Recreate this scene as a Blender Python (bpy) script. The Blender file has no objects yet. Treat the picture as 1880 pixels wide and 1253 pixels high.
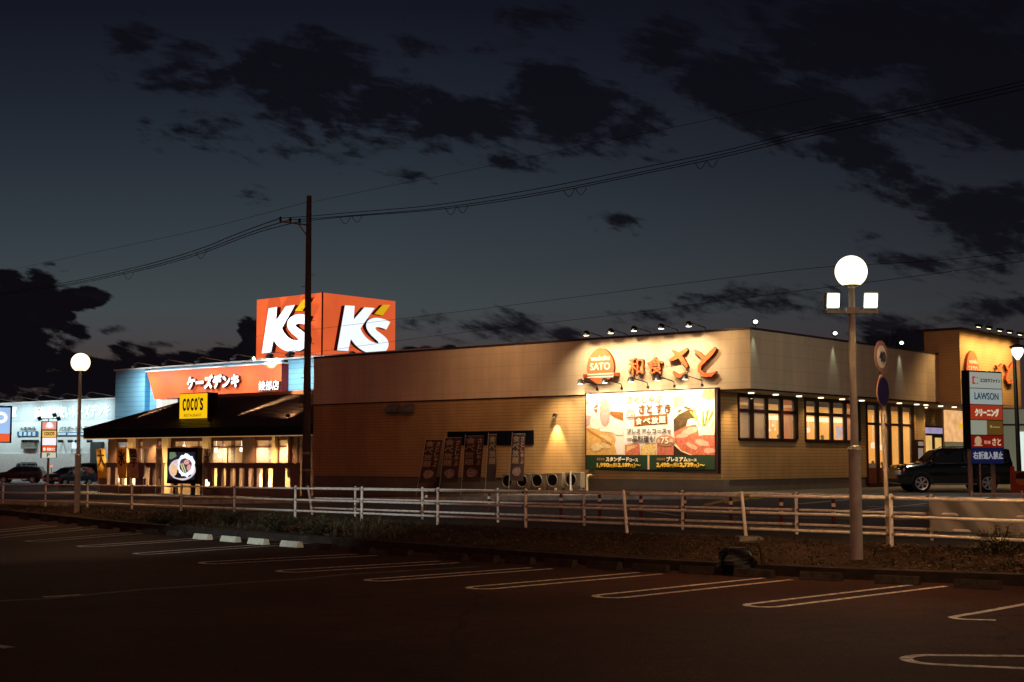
import bpy, math, random
from mathutils import Vector, Matrix
R = math.radians
random.seed(7)
sc = bpy.context.scene
col = sc.collection

# ------------------------------------------------------------ camera
F = 2611.0; PITCH = math.atan(217.5 / F); HC = 1.7
cam = bpy.data.cameras.new('camera'); co = bpy.data.objects.new('camera', cam); col.objects.link(co)
cam.sensor_width = 36; cam.lens = F / 1880 * 36; cam.clip_end = 3000; cam.clip_start = .1
co.location = (0, 0, HC); co.rotation_euler = (R(90) + PITCH, 0, 0)
sc.camera = co

def ray(px, py):
    x = (px - 940) / F; y = (626.5 - py) / F
    c, s = math.cos(PITCH), math.sin(PITCH)
    return Vector((x, c - s * y, s + c * y))
CAMP = Vector((0, 0, HC))

# ------------------------------------------------------------ view and world
sc.view_settings.view_transform = 'Standard'; sc.view_settings.look = 'None'
sc.view_settings.exposure = 0; sc.view_settings.gamma = 1
sc.cycles.use_denoising = True
sc.cycles.max_bounces = 5; sc.cycles.diffuse_bounces = 2; sc.cycles.glossy_bounces = 3
sc.cycles.transparent_max_bounces = 8; sc.cycles.caustics_reflective = False; sc.cycles.caustics_refractive = False
sc.cycles.sample_clamp_indirect = 3; sc.cycles.use_light_tree = True

def s2l(c):
    return tuple(((x / 255) / 12.92 if x / 255 <= .04045 else ((x / 255 + .055) / 1.055) ** 2.4) for x in c) + (1,)

W = bpy.data.worlds.new('World'); sc.world = W; W.use_nodes = True
nt = W.node_tree; N = nt.nodes; L = nt.links; N.clear()
def node(t, **k):
    n = N.new(t)
    for a, b in k.items(): setattr(n, a, b)
    return n
def wmath(op, a, b=None, c=None, clamp=False):
    n = N.new('ShaderNodeMath'); n.operation = op; n.use_clamp = clamp
    for i, x in enumerate((a, b, c)):
        if x is None: continue
        if isinstance(x, (int, float)): n.inputs[i].default_value = x
        else: L.new(x, n.inputs[i])
    return n.outputs[0]
tc = node('ShaderNodeTexCoord'); sep = node('ShaderNodeSeparateXYZ'); L.new(tc.outputs['Generated'], sep.inputs[0])
dy = wmath('MAXIMUM', wmath('ABSOLUTE', sep.outputs[1]), .05)
SX = wmath('DIVIDE', sep.outputs[0], dy); SZ = wmath('DIVIDE', sep.outputs[2], dy)
# twilight gradient over elevation
ramp = node('ShaderNodeValToRGB'); L.new(wmath('MULTIPLY', SZ, 2.0, clamp=True), ramp.inputs[0])
stops = [(0, (72, 58, 52)), (.14, (70, 61, 59)), (.175, (68, 67, 69)), (.215, (64, 71, 74)), (.30, (53, 62, 68)), (.42, (40, 47, 56)), (.53, (29, 34, 45)), (.65, (20, 23, 34)), (1, (13, 15, 25))]
el = ramp.color_ramp.elements
while len(el) < len(stops): el.new(.5)
for e, (p, c) in zip(el, stops): e.position = p; e.color = s2l(c)
darkx = node('ShaderNodeMapRange'); L.new(SX, darkx.inputs[0])
darkx.inputs[1].default_value = -.1; darkx.inputs[2].default_value = .36; darkx.inputs[3].default_value = 1.0; darkx.inputs[4].default_value = .52
mulc = node('ShaderNodeMix', data_type='RGBA', blend_type='MULTIPLY'); mulc.inputs[0].default_value = 1
L.new(ramp.outputs[0], mulc.inputs[6])
comb = node('ShaderNodeCombineColor')
L.new(wmath('POWER', darkx.outputs[0], .75), comb.inputs[0]); L.new(darkx.outputs[0], comb.inputs[1]); L.new(wmath('POWER', darkx.outputs[0], .95), comb.inputs[2])
L.new(comb.outputs[0], mulc.inputs[7])
# clouds: ragged banks
cxyz = node('ShaderNodeCombineXYZ'); L.new(SX, cxyz.inputs[0]); L.new(wmath('ADD', wmath('MULTIPLY', SZ, 2.5), wmath('MULTIPLY', SX, .55)), cxyz.inputs[1])
def noise(scale, detail=6, rough=.6, dist=0):
    n = node('ShaderNodeTexNoise'); n.inputs['Scale'].default_value = scale; n.inputs['Detail'].default_value = detail
    n.inputs['Roughness'].default_value = rough; n.inputs['Distortion'].default_value = dist
    L.new(cxyz.outputs[0], n.inputs['Vector']); return n.outputs[0]
n1 = noise(12, 9, .66, .5); n2 = noise(60, 5, .6)
upper = [(240, 85, 50, 48), (325, 120, 85, 42), (395, 135, 45, 30), (480, 125, 60, 60), (585, 150, 140, 85), (700, 190, 150, 70), (820, 215, 130, 52), (905, 228, 70, 40),
         (1010, 150, 80, 55), (1065, 215, 110, 66), (1150, 235, 110, 45), (1240, 275, 40, 18), (1225, 80, 90, 55), (1350, 150, 120, 85), (1460, 195, 140, 75), (1560, 250, 100, 60),
         (1640, 70, 360, 105), (1800, 140, 210, 140), (1880, 210, 110, 80), (1830, 385, 130, 70), (1700, 350, 65, 22), (1850, 440, 90, 55), (265, 228, 14, 14), (385, 244, 60, 20), (530, 276, 80, 20),
         (935, 302, 52, 26), (458, 356, 26, 12), (755, 325, 30, 10), (1138, 412, 30, 12), (1385, 556, 115, 20), (915, 601, 120, 20), (1040, 612, 60, 14), (1185, 577, 60, 10),
         (1695, 484, 60, 20), (1835, 490, 60, 26), (1840, 572, 90, 22), (1605, 436, 24, 12), (288, 631, 44, 8), (1560, 60, 120, 60), (1000, 30, 60, 20), (1625, 612, 60, 22), (1640, 330, 60, 20), (205, 605, 16, 6), (820, 90, 90, 20)]
lower = [(40, 560, 120, 66), (140, 548, 55, 30), (30, 650, 130, 90), (150, 690, 90, 42), (240, 695, 120, 60), (345, 690, 100, 58), (425, 684, 80, 56), (462, 640, 30, 50), (500, 640, 60, 60), (620, 680, 300, 46), (790, 655, 60, 22), (-250, 640, 260, 120), (300, 790, 900, 118), (1650, 650, 120, 40)]
def bank(lst):
    out = None
    for (px, py, rx, rz) in lst:
        d = ray(px, py); cx, cz = d.x / d.y, d.z / d.y
        a = wmath('MULTIPLY_ADD', SX, F / rx, -cx * F / rx); b = wmath('MULTIPLY_ADD', SZ, F / rz, -cz * F / rz)
        r2 = wmath('ADD', wmath('MULTIPLY', a, a), wmath('MULTIPLY', b, b))
        k = max(.5, min(1.9, rz / 40)) if lst is upper else 1.0; v = wmath('MULTIPLY', wmath('SUBTRACT', 1.0, wmath('SQRT', r2)), k)
        out = v if out is None else wmath('SMOOTH_MAX', out, v, .25)
    return out
def mr(x, a, b, c=0, d=1, kind='SMOOTHSTEP'):
    m = node('ShaderNodeMapRange', interpolation_type=kind); L.new(x, m.inputs[0])
    for i, q in enumerate((a, b, c, d)): m.inputs[i + 1].default_value = q
    return m.outputs[0]
nz = wmath('ADD', wmath('MULTIPLY', wmath('SUBTRACT', n1, .5), 5.2), wmath('MULTIPLY', wmath('SUBTRACT', n2, .5), 2.3))
mu = mr(wmath('ADD', wmath('MAXIMUM', bank(upper), -2.5), nz), -.3, .75)
front = mr(sep.outputs[1], 0, .3)
mu = wmath('MULTIPLY', wmath('MULTIPLY', mu, .93), front)
vor = node('ShaderNodeTexVoronoi'); vor.inputs['Scale'].default_value = 48; L.new(cxyz.outputs[0], vor.inputs['Vector'])
puff = wmath('MULTIPLY', wmath('SUBTRACT', .45, vor.outputs['Distance']), .55)
nl = wmath('ADD', wmath('MULTIPLY', nz, .28), puff)
ml = wmath('MULTIPLY', mr(wmath('ADD', bank(lower), nl), -.05, .16), front)
wisp = mr(wmath('ADD', noise(11, 5, .6, .6), 0), .56, .75, 0, .05)
cu = node('ShaderNodeMix', data_type='RGBA'); L.new(mu, cu.inputs[0]); L.new(mulc.outputs[2], cu.inputs[6]); cu.inputs[7].default_value = s2l((13, 12, 19))
lowc = node('ShaderNodeMix', data_type='RGBA'); L.new(wmath('MULTIPLY', wisp, 12), lowc.inputs[0]); lowc.inputs[6].default_value = s2l((12, 10, 14)); lowc.inputs[7].default_value = s2l((26, 22, 25))
cl = node('ShaderNodeMix', data_type='RGBA'); L.new(ml, cl.inputs[0]); L.new(cu.outputs[2], cl.inputs[6]); L.new(lowc.outputs[2], cl.inputs[7])
bg = node('ShaderNodeBackground'); L.new(cl.outputs[2], bg.inputs[0]); bg.inputs[1].default_value = 1.0
wo = node('ShaderNodeOutputWorld'); L.new(bg.outputs[0], wo.inputs[0])

# the last warm glow of the town behind the photographer: one very dim soft sun
sl = bpy.data.lights.new('sun', 'SUN'); sl.energy = .235; sl.angle = R(25); sl.color = (1, .23, .13)
so = bpy.data.objects.new('sun', sl); col.objects.link(so); so.rotation_euler = (R(68), 0, R(-14))

# ------------------------------------------------------------ frames of reference
AZ = R(50.0)
U = Vector((-math.sin(AZ), math.cos(AZ), 0)); V = Vector((math.cos(AZ), math.sin(AZ), 0)); Z = Vector((0, 0, 1))
_d = ray(1377, 604); C0 = CAMP + _d * (60 / _d.y); C0.z = 0
def Bp(u, v, z): return C0 + U * u + V * v + Z * z

class Plane:
    def __init__(s, o, ex, ey=Z):
        s.o, s.ex, s.ey = Vector(o), Vector(ex).normalized(), Vector(ey).normalized(); s.n = s.ex.cross(s.ey)
    def hit(s, px, py, c=0):
        d = ray(px, py); t = ((s.o + s.n * c - CAMP).dot(s.n)) / d.dot(s.n); return CAMP + d * t
    def loc(s, px, py, c=0):
        p = s.hit(px, py, c) - s.o; return (p.dot(s.ex), p.dot(s.ey))
    def pt(s, a, b, c=0): return s.o + s.ex * a + s.ey * b + s.n * c
def PV(v): return Plane(Bp(0, v, 0), -U)      # faces parallel to the long left wall
def PU(u): return Plane(Bp(u, 0, 0), V)       # faces parallel to the entrance side
def PY(y, x=0): return Plane((x, y, 0), (1, 0, 0))

def sstep(a, b, x):
    t = max(0, min(1, (x - a) / (b - a))); return t * t * (3 - 2 * t)
def fenceY(x): return 29.03 - 1.21 * x
def zg(x, y):
    far = sstep(45, 78, y)
    b = .011 + .017 * far; x0 = 6 + 4 * far
    z = .37 + b * max(-24, min(0, x - x0))
    return z - .065 * sstep(.3, 2.2, (y - fenceY(x)) * .64)
def GZ(px, py):
    d = ray(px, py); z = .3
    for _ in range(25):
        t = (z - HC) / d.z; p = CAMP + d * t; z = .5 * z + .5 * zg(p.x, p.y)
    return Vector((p.x, p.y, zg(p.x, p.y)))
def G(px, py, z=0):
    d = ray(px, py); return CAMP + d * ((z - HC) / d.z)
def DY(px, py, y):
    d = ray(px, py); return CAMP + d * (y / d.y)

# ------------------------------------------------------------ materials
MATS = {}
def mat(name, c=None, rough=.7, metal=0, em=None, es=1, var=.12, vs=3, bump=0, bs=20, rib=None, spec=.3, alpha=1, coat=0, trans=0, seam=0, streak=0):
    """c linear base colour; rib=(axis, period, groove share, depth) grooves in world space; var = mottling"""
    if name in MATS: return MATS[name]
    m = bpy.data.materials.new(name); m.use_nodes = True; t = m.node_tree; p = t.nodes['Principled BSDF']
    if isinstance(c, (int, float)): c = (c, c, c)
    c = c or (.5, .5, .5)
    p.inputs['Roughness'].default_value = rough; p.inputs['Metallic'].default_value = metal
    p.inputs['Specular IOR Level'].default_value = spec; p.inputs['Alpha'].default_value = alpha
    p.inputs['Coat Weight'].default_value = coat; p.inputs['Transmission Weight'].default_value = trans
    g = t.nodes.new('ShaderNodeNewGeometry')
    colr = None
    if var > 0:
        n = t.nodes.new('ShaderNodeTexNoise'); n.inputs['Scale'].default_value = vs; n.inputs['Detail'].default_value = 6
        t.links.new(g.outputs['Position'], n.inputs['Vector'])
        mx = t.nodes.new('ShaderNodeMix'); mx.data_type = 'RGBA'
        mx.inputs[6].default_value = tuple(x * (1 - var) for x in c) + (1,); mx.inputs[7].default_value = tuple(min(1, x * (1 + var)) for x in c) + (1,)
        mpr = t.nodes.new('ShaderNodeMapRange'); mpr.inputs[1].default_value = .3; mpr.inputs[2].default_value = .7
        t.links.new(n.outputs[0], mpr.inputs[0]); t.links.new(mpr.outputs[0], mx.inputs[0])
        colr = mx.outputs[2]
    else:
        rgb = t.nodes.new('ShaderNodeRGB'); rgb.outputs[0].default_value = tuple(c) + (1,); colr = rgb.outputs[0]
    hgt = None
    if rib:
        axis, per, gro, dep = rib
        sp = t.nodes.new('ShaderNodeSeparateXYZ'); t.links.new(g.outputs['Position'], sp.inputs[0])
        if axis == 'z': src = sp.outputs[2]
        else:
            d = t.nodes.new('ShaderNodeVectorMath'); d.operation = 'DOT_PRODUCT'; t.links.new(g.outputs['Position'], d.inputs[0])
            d.inputs[1].default_value = tuple(U if axis == 'u' else V if axis == 'v' else (U + V)); src = d.outputs['Value']
        a = t.nodes.new('ShaderNodeMath'); a.operation = 'DIVIDE'; t.links.new(src, a.inputs[0]); a.inputs[1].default_value = per
        b = t.nodes.new('ShaderNodeMath'); b.operation = 'FRACT'; t.links.new(a.outputs[0], b.inputs[0])
        k = t.nodes.new('ShaderNodeMath'); k.operation = 'GREATER_THAN'; t.links.new(b.outputs[0], k.inputs[0]); k.inputs[1].default_value = gro
        mx2 = t.nodes.new('ShaderNodeMix'); mx2.data_type = 'RGBA'; t.links.new(k.outputs[0], mx2.inputs[0])
        mx2.inputs[6].default_value = tuple(x * dep for x in c) + (1,); t.links.new(colr, mx2.inputs[7]); colr = mx2.outputs[2]
        hgt = k.outputs[0]
    def mulby(colr, fac):
        v = t.nodes.new('ShaderNodeVectorMath'); v.operation = 'SCALE'; t.links.new(colr, v.inputs[0]); t.links.new(fac, v.inputs[3]); return v.outputs[0]
    if streak:
        mp_ = t.nodes.new('ShaderNodeMapping'); mp_.inputs['Scale'].default_value = (.8, .8, .07); t.links.new(g.outputs['Position'], mp_.inputs[0])
        n = t.nodes.new('ShaderNodeTexNoise'); n.inputs['Scale'].default_value = 1.6; n.inputs['Detail'].default_value = 7; n.inputs['Roughness'].default_value = .7; t.links.new(mp_.outputs[0], n.inputs['Vector'])
        q = t.nodes.new('ShaderNodeMapRange'); q.inputs[1].default_value = .3; q.inputs[2].default_value = .62; q.inputs[3].default_value = 1 - streak; q.inputs[4].default_value = 1.04; t.links.new(n.outputs[0], q.inputs[0]); colr = mulby(colr, q.outputs[0])
    if seam:
        for ax in (U, V):
            d = t.nodes.new('ShaderNodeVectorMath'); d.operation = 'DOT_PRODUCT'; t.links.new(g.outputs['Position'], d.inputs[0]); d.inputs[1].default_value = tuple(ax)
            a = t.nodes.new('ShaderNodeMath'); a.operation = 'DIVIDE'; t.links.new(d.outputs['Value'], a.inputs[0]); a.inputs[1].default_value = seam
            b = t.nodes.new('ShaderNodeMath'); b.operation = 'FRACT'; t.links.new(a.outputs[0], b.inputs[0])
            q = t.nodes.new('ShaderNodeMapRange'); q.interpolation_type = 'LINEAR'; q.inputs[1].default_value = .006; q.inputs[2].default_value = .012; q.inputs[3].default_value = .86; q.inputs[4].default_value = 1; t.links.new(b.outputs[0], q.inputs[0])
            dn = t.nodes.new('ShaderNodeVectorMath'); dn.operation = 'DOT_PRODUCT'; t.links.new(g.outputs['True Normal'], dn.inputs[0]); dn.inputs[1].default_value = tuple(ax)
            ab = t.nodes.new('ShaderNodeMath'); ab.operation = 'ABSOLUTE'; t.links.new(dn.outputs['Value'], ab.inputs[0]); mxx = t.nodes.new('ShaderNodeMath'); mxx.operation = 'MAXIMUM'; t.links.new(ab.outputs[0], mxx.inputs[0]); t.links.new(q.outputs[0], mxx.inputs[1])
            mn_ = t.nodes.new('ShaderNodeMath'); mn_.operation = 'MINIMUM'; t.links.new(mxx.outputs[0], mn_.inputs[0]); mn_.inputs[1].default_value = 1; colr = mulby(colr, mn_.outputs[0])
    t.links.new(colr, p.inputs['Base Color'])
    if bump > 0:
        n = t.nodes.new('ShaderNodeTexNoise'); n.inputs['Scale'].default_value = bs; n.inputs['Detail'].default_value = 5
        t.links.new(g.outputs['Position'], n.inputs['Vector'])
        bm = t.nodes.new('ShaderNodeBump'); bm.inputs['Strength'].default_value = bump; bm.inputs['Distance'].default_value = .02
        t.links.new(n.outputs[0], bm.inputs['Height']); t.links.new(bm.outputs[0], p.inputs['Normal'])
    if em is not None:
        if isinstance(em, (int, float)): em = (em,) * 3
        if var > .15 and rib is None:
            n = t.nodes.new('ShaderNodeTexNoise'); n.inputs['Scale'].default_value = vs; n.inputs['Detail'].default_value = 4
            t.links.new(g.outputs['Position'], n.inputs['Vector'])
            mx = t.nodes.new('ShaderNodeMix'); mx.data_type = 'RGBA'; t.links.new(n.outputs[0], mx.inputs[0])
            mx.inputs[6].default_value = tuple(x * (1 - var) for x in em) + (1,); mx.inputs[7].default_value = tuple(x * (1 + var) for x in em) + (1,)
            t.links.new(mx.outputs[2], p.inputs['Emission Color'])
        else: p.inputs['Emission Color'].default_value = tuple(em) + (1,)
        p.inputs['Emission Strength'].default_value = es
    MATS[name] = m; return m
def glow(name, rgb8, es=1.0, var=0, vs=3):
    c = s2l(rgb8)[:3]; return mat(name, tuple(x * .5 for x in c), .5, em=c, es=es, var=var, vs=vs)
def paint(name, rgb8, rough=.6, var=.08, **k): return mat(name, s2l(rgb8)[:3], rough, var=var, **k)

# ------------------------------------------------------------ mesh builder
IDENT = lambda a, b, c: Vector((a, b, c))
class MB:
    def __init__(s): s.v = []; s.f = []; s.m = []
    def add(s, vs, fs, m=0):
        o = len(s.v); s.v += [Vector(v) for v in vs]
        for f in fs: s.f.append([o + i for i in f]); s.m.append(m)
        return s
    def box(s, x0, x1, y0, y1, z0, z1, fr=IDENT, m=0):
        p = [fr(x, y, z) for z in (z0, z1) for y in (y0, y1) for x in (x0, x1)]
        return s.add(p, [(0, 2, 3, 1), (4, 5, 7, 6), (0, 1, 5, 4), (2, 6, 7, 3), (0, 4, 6, 2), (1, 3, 7, 5)], m)
    def prism(s, pts, c0, c1, fr=IDENT, m=0, ms=None):
        n = len(pts); a = sum(pts[i][0] * pts[(i + 1) % n][1] - pts[(i + 1) % n][0] * pts[i][1] for i in range(n))
        if a < 0: pts = pts[::-1]
        o = [fr(x, y, c0) for x, y in pts] + [fr(x, y, c1) for x, y in pts]
        s.add(o, [list(range(n, 2 * n))], m); s.add(o[:n][::-1], [list(range(n))], m if ms is None else ms)
        return s.add(o, [(i, (i + 1) % n, n + (i + 1) % n, n + i) for i in range(n)], m if ms is None else ms)
    def quad(s, a, b, c, d, m=0): return s.add([a, b, c, d], [(0, 1, 2, 3)], m)
    def tube(s, pts, r, n=8, m=0, cap=True):
        pts = [Vector(p) for p in pts]; rs = r if isinstance(r, (list, tuple)) else [r] * len(pts); o = len(s.v); ref = None
        for i, p in enumerate(pts):
            t = (pts[min(i + 1, len(pts) - 1)] - pts[max(i - 1, 0)])
            if t.length < 1e-9: t = Vector((0, 0, 1))
            t.normalize()
            if ref is None: ref = Vector((0, 0, 1)) if abs(t.z) < .9 else Vector((1, 0, 0))
            a = t.cross(ref).normalized(); b = t.cross(a).normalized(); ref = -b if False else ref
            if a.length < .1: a = Vector((1, 0, 0)); b = t.cross(a)
            for k in range(n):
                w = 2 * math.pi * k / n; s.v.append(p + (a * math.cos(w) + b * math.sin(w)) * rs[i])
        for i in range(len(pts) - 1):
            for k in range(n):
                s.f.append([o + i * n + k, o + i * n + (k + 1) % n, o + (i + 1) * n + (k + 1) % n, o + (i + 1) * n + k]); s.m.append(m)
        if cap:
            s.f.append([o + k for k in range(n)][::-1]); s.m.append(m)
            s.f.append([o + (len(pts) - 1) * n + k for k in range(n)]); s.m.append(m)
        return s
    def lathe(s, prof, n=24, fr=IDENT, m=0):
        """prof: (radius, height) about the local z axis"""
        o = len(s.v)
        for r, z in prof:
            for k in range(n):
                w = 2 * math.pi * k / n; s.v.append(fr(r * math.cos(w), r * math.sin(w), z))
        for i in range(len(prof) - 1):
            for k in range(n):
                s.f.append([o + i * n + k, o + i * n + (k + 1) % n, o + (i + 1) * n + (k + 1) % n, o + (i + 1) * n + k]); s.m.append(m)
        return s
    def ellipse(s, cx, cy, rx, ry, c0, c1, fr=IDENT, m=0, n=28, ms=None):
        return s.prism([(cx + rx * math.cos(2 * math.pi * k / n), cy + ry * math.sin(2 * math.pi * k / n)) for k in range(n)], c0, c1, fr, m, ms)

WL = {}
def link(o, parent, wl):
    col.objects.link(o); WL[o.name] = Vector(wl)
    if parent is not None:
        o.parent = parent; o.location = Vector(wl) - WL[parent.name]
    else: o.location = wl
def tag(o, label=None, cat=None, group=None, kind=None):
    if label: o['label'] = label
    if cat: o['category'] = cat
    if group: o['group'] = group
    if kind: o['kind'] = kind
    return o
def obj(name, mb, mats, parent=None, smooth=False, bevel=0, origin=None):
    me = bpy.data.meshes.new(name)
    if not isinstance(mats, (list, tuple)): mats = [mats]
    if origin is None:
        if parent is not None: origin = WL[parent.name]
        else:
            xs = [v.x for v in mb.v]; ys = [v.y for v in mb.v]; zs = [v.z for v in mb.v]
            origin = Vector(((min(xs) + max(xs)) / 2, (min(ys) + max(ys)) / 2, min(zs)))
    me.from_pydata([v - Vector(origin) for v in mb.v], [], mb.f)
    for m in mats: me.materials.append(m)
    for i, p in enumerate(me.polygons): p.material_index = mb.m[i]; p.use_smooth = smooth
    o = bpy.data.objects.new(name, me); link(o, parent, origin)
    if smooth:
        md = o.modifiers.new('edges', 'EDGE_SPLIT'); md.split_angle = R(40)
    if bevel:
        md = o.modifiers.new('bevel', 'BEVEL'); md.width = bevel; md.segments = 2; md.limit_method = 'ANGLE'
    return o
def thing(name, label, cat, loc=(0, 0, 0), group=None):
    o = bpy.data.objects.new(name, None); o.empty_display_size = .2; col.objects.link(o); o.location = loc; WL[o.name] = Vector(loc)
    return tag(o, label, cat, group)
def dup(root, loc, rz=0, label=None, group=None, scale=None):
    def cp(o, par):
        c = o.copy(); col.objects.link(c); c.parent = par
        for ch in list(o.children): cp(ch, c)
        return c
    r = cp(root, None); r.location = loc; r.rotation_euler = (0, 0, rz)
    if scale: r.scale = (scale,) * 3
    if label: r['label'] = label
    if group: r['group'] = group
    return r

_tc = {}
def glyphs(s):
    """flat outline mesh of a string from the built-in font: verts, faces"""
    if s in _tc: return _tc[s]
    c = bpy.data.curves.new('t', 'FONT'); c.body = s; c.size = 1; c.resolution_u = 3
    o = bpy.data.objects.new('t', c); col.objects.link(o)
    dg = bpy.context.evaluated_depsgraph_get(); me = bpy.data.meshes.new_from_object(o.evaluated_get(dg))
    vs = [v.co.copy() for v in me.vertices]; fs = [list(p.vertices) for p in me.polygons]
    bpy.data.objects.remove(o); bpy.data.curves.remove(c); bpy.data.meshes.remove(me)
    x0 = min(v.x for v in vs); x1 = max(v.x for v in vs); y0 = min(v.y for v in vs); y1 = max(v.y for v in vs)
    vs = [((v.x - x0) / (x1 - x0), (v.y - y0) / (y1 - y0)) for v in vs]
    _tc[s] = (vs, fs); return _tc[s]
def put_text(mb, s, fr, x0, y0, x1, y1, c=.01, bold=0, m=0, depth=0, ms=0, slant=0):
    """string into the box x0..x1, y0..y1 of frame fr, at height c; bold in metres"""
    vs, fs = glyphs(s); offs = [(0, 0)]
    if bold: offs += [(bold * math.cos(a), bold * math.sin(a)) for a in (0, math.pi / 4, math.pi / 2, 3 * math.pi / 4, math.pi, -3 * math.pi / 4, -math.pi / 2, -math.pi / 4)]
    w, h = (x1 - x0) - 2 * bold, (y1 - y0) - 2 * bold
    for i, (dx, dy_) in enumerate(offs):
        P = [(x0 + bold + v[0] * w + dx + slant * v[1] * h, y0 + bold + v[1] * h + dy_) for v in vs]
        cc = c + .0016 * i
        mb.add([fr(a, b, cc) for a, b in P], fs, m)
        if depth:
            mb.add([fr(a, b, cc - depth) for a, b in P], [f[::-1] for f in fs], ms)
            ed = {}
            for f in fs:
                for k in range(len(f)):
                    e = (f[k], f[(k + 1) % len(f)]); r_ = (e[1], e[0])
                    if r_ in ed: ed.pop(r_)
                    else: ed[e] = 1
            n = len(P); o = [fr(a, b, cc) for a, b in P] + [fr(a, b, cc - depth) for a, b in P]
            mb.add(o, [(e[0], e[0] + n, e[1] + n, e[1]) for e in ed], ms)
def text_px(mb, s, pl, px0, py0, px1, py1, c=.01, **k):
    """string into a box given on the photograph and laid on plane pl"""
    xm, ym = (px0 + px1) / 2, (py0 + py1) / 2
    xa = pl.loc(px0, ym, c)[0]; xb = pl.loc(px1, ym, c)[0]; yb = pl.loc(xm, py0, c)[1]; ya = pl.loc(xm, py1, c)[1]
    put_text(mb, s, pl.pt, xa, ya, xb, yb, c, **k)
def poly_px(mb, pts, pl, c0, c1, m=0, ms=None): return mb.prism([pl.loc(x, y, c1) for x, y in pts], c0, c1, pl.pt, m, ms)
def zoomed(x0, y0, s): return lambda pts: [(x0 + x / s, y0 + y / s) for x, y in pts]
def ribbon(pts, ws):
    l, r_ = [], []
    for i, p in enumerate(pts):
        a = pts[max(i - 1, 0)]; b = pts[min(i + 1, len(pts) - 1)]; dx, dy_ = b[0] - a[0], b[1] - a[1]; q = math.hypot(dx, dy_) or 1
        w = ws[i] / 2; l.append((p[0] - dy_ / q * w, p[1] + dx / q * w)); r_.append((p[0] + dy_ / q * w, p[1] - dx / q * w))
    return l + r_[::-1]
def ribbon_px(mb, pts, ws, pl, c0, c1, m=0, ms=None):
    """brush stroke as a strip of quads, raised from c0 to c1"""
    q = ribbon(pts, ws); n = len(pts); L_ = [pl.loc(x, y, c1) for x, y in q[:n]]; R_ = [pl.loc(x, y, c1) for x, y in q[n:]][::-1]
    for i in range(n - 1):
        mb.prism([L_[i], L_[i + 1], R_[i + 1], R_[i]], c0, c1, pl.pt, m, ms)
def spot(loc, target, energy, color, size=70, blend=.6, radius=.05):
    l = bpy.data.lights.new('spot_light', 'SPOT'); l.energy = energy; l.color = color; l.spot_size = R(size); l.spot_blend = blend; l.shadow_soft_size = radius
    o = bpy.data.objects.new('spot_light', l); col.objects.link(o); o.location = loc
    o.rotation_euler = (Vector(target) - Vector(loc)).to_track_quat('-Z', 'Y').to_euler(); return o
def point(loc, energy, color, radius=.1):
    l = bpy.data.lights.new('lamp_light', 'POINT'); l.energy = energy; l.color = color; l.shadow_soft_size = radius
    o = bpy.data.objects.new('lamp_light', l); col.objects.link(o); o.location = loc; return o
WARM = (1, .62, .26); SODIUM = (1, .42, .14); COOL = (.85, 1, .93)
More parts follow.
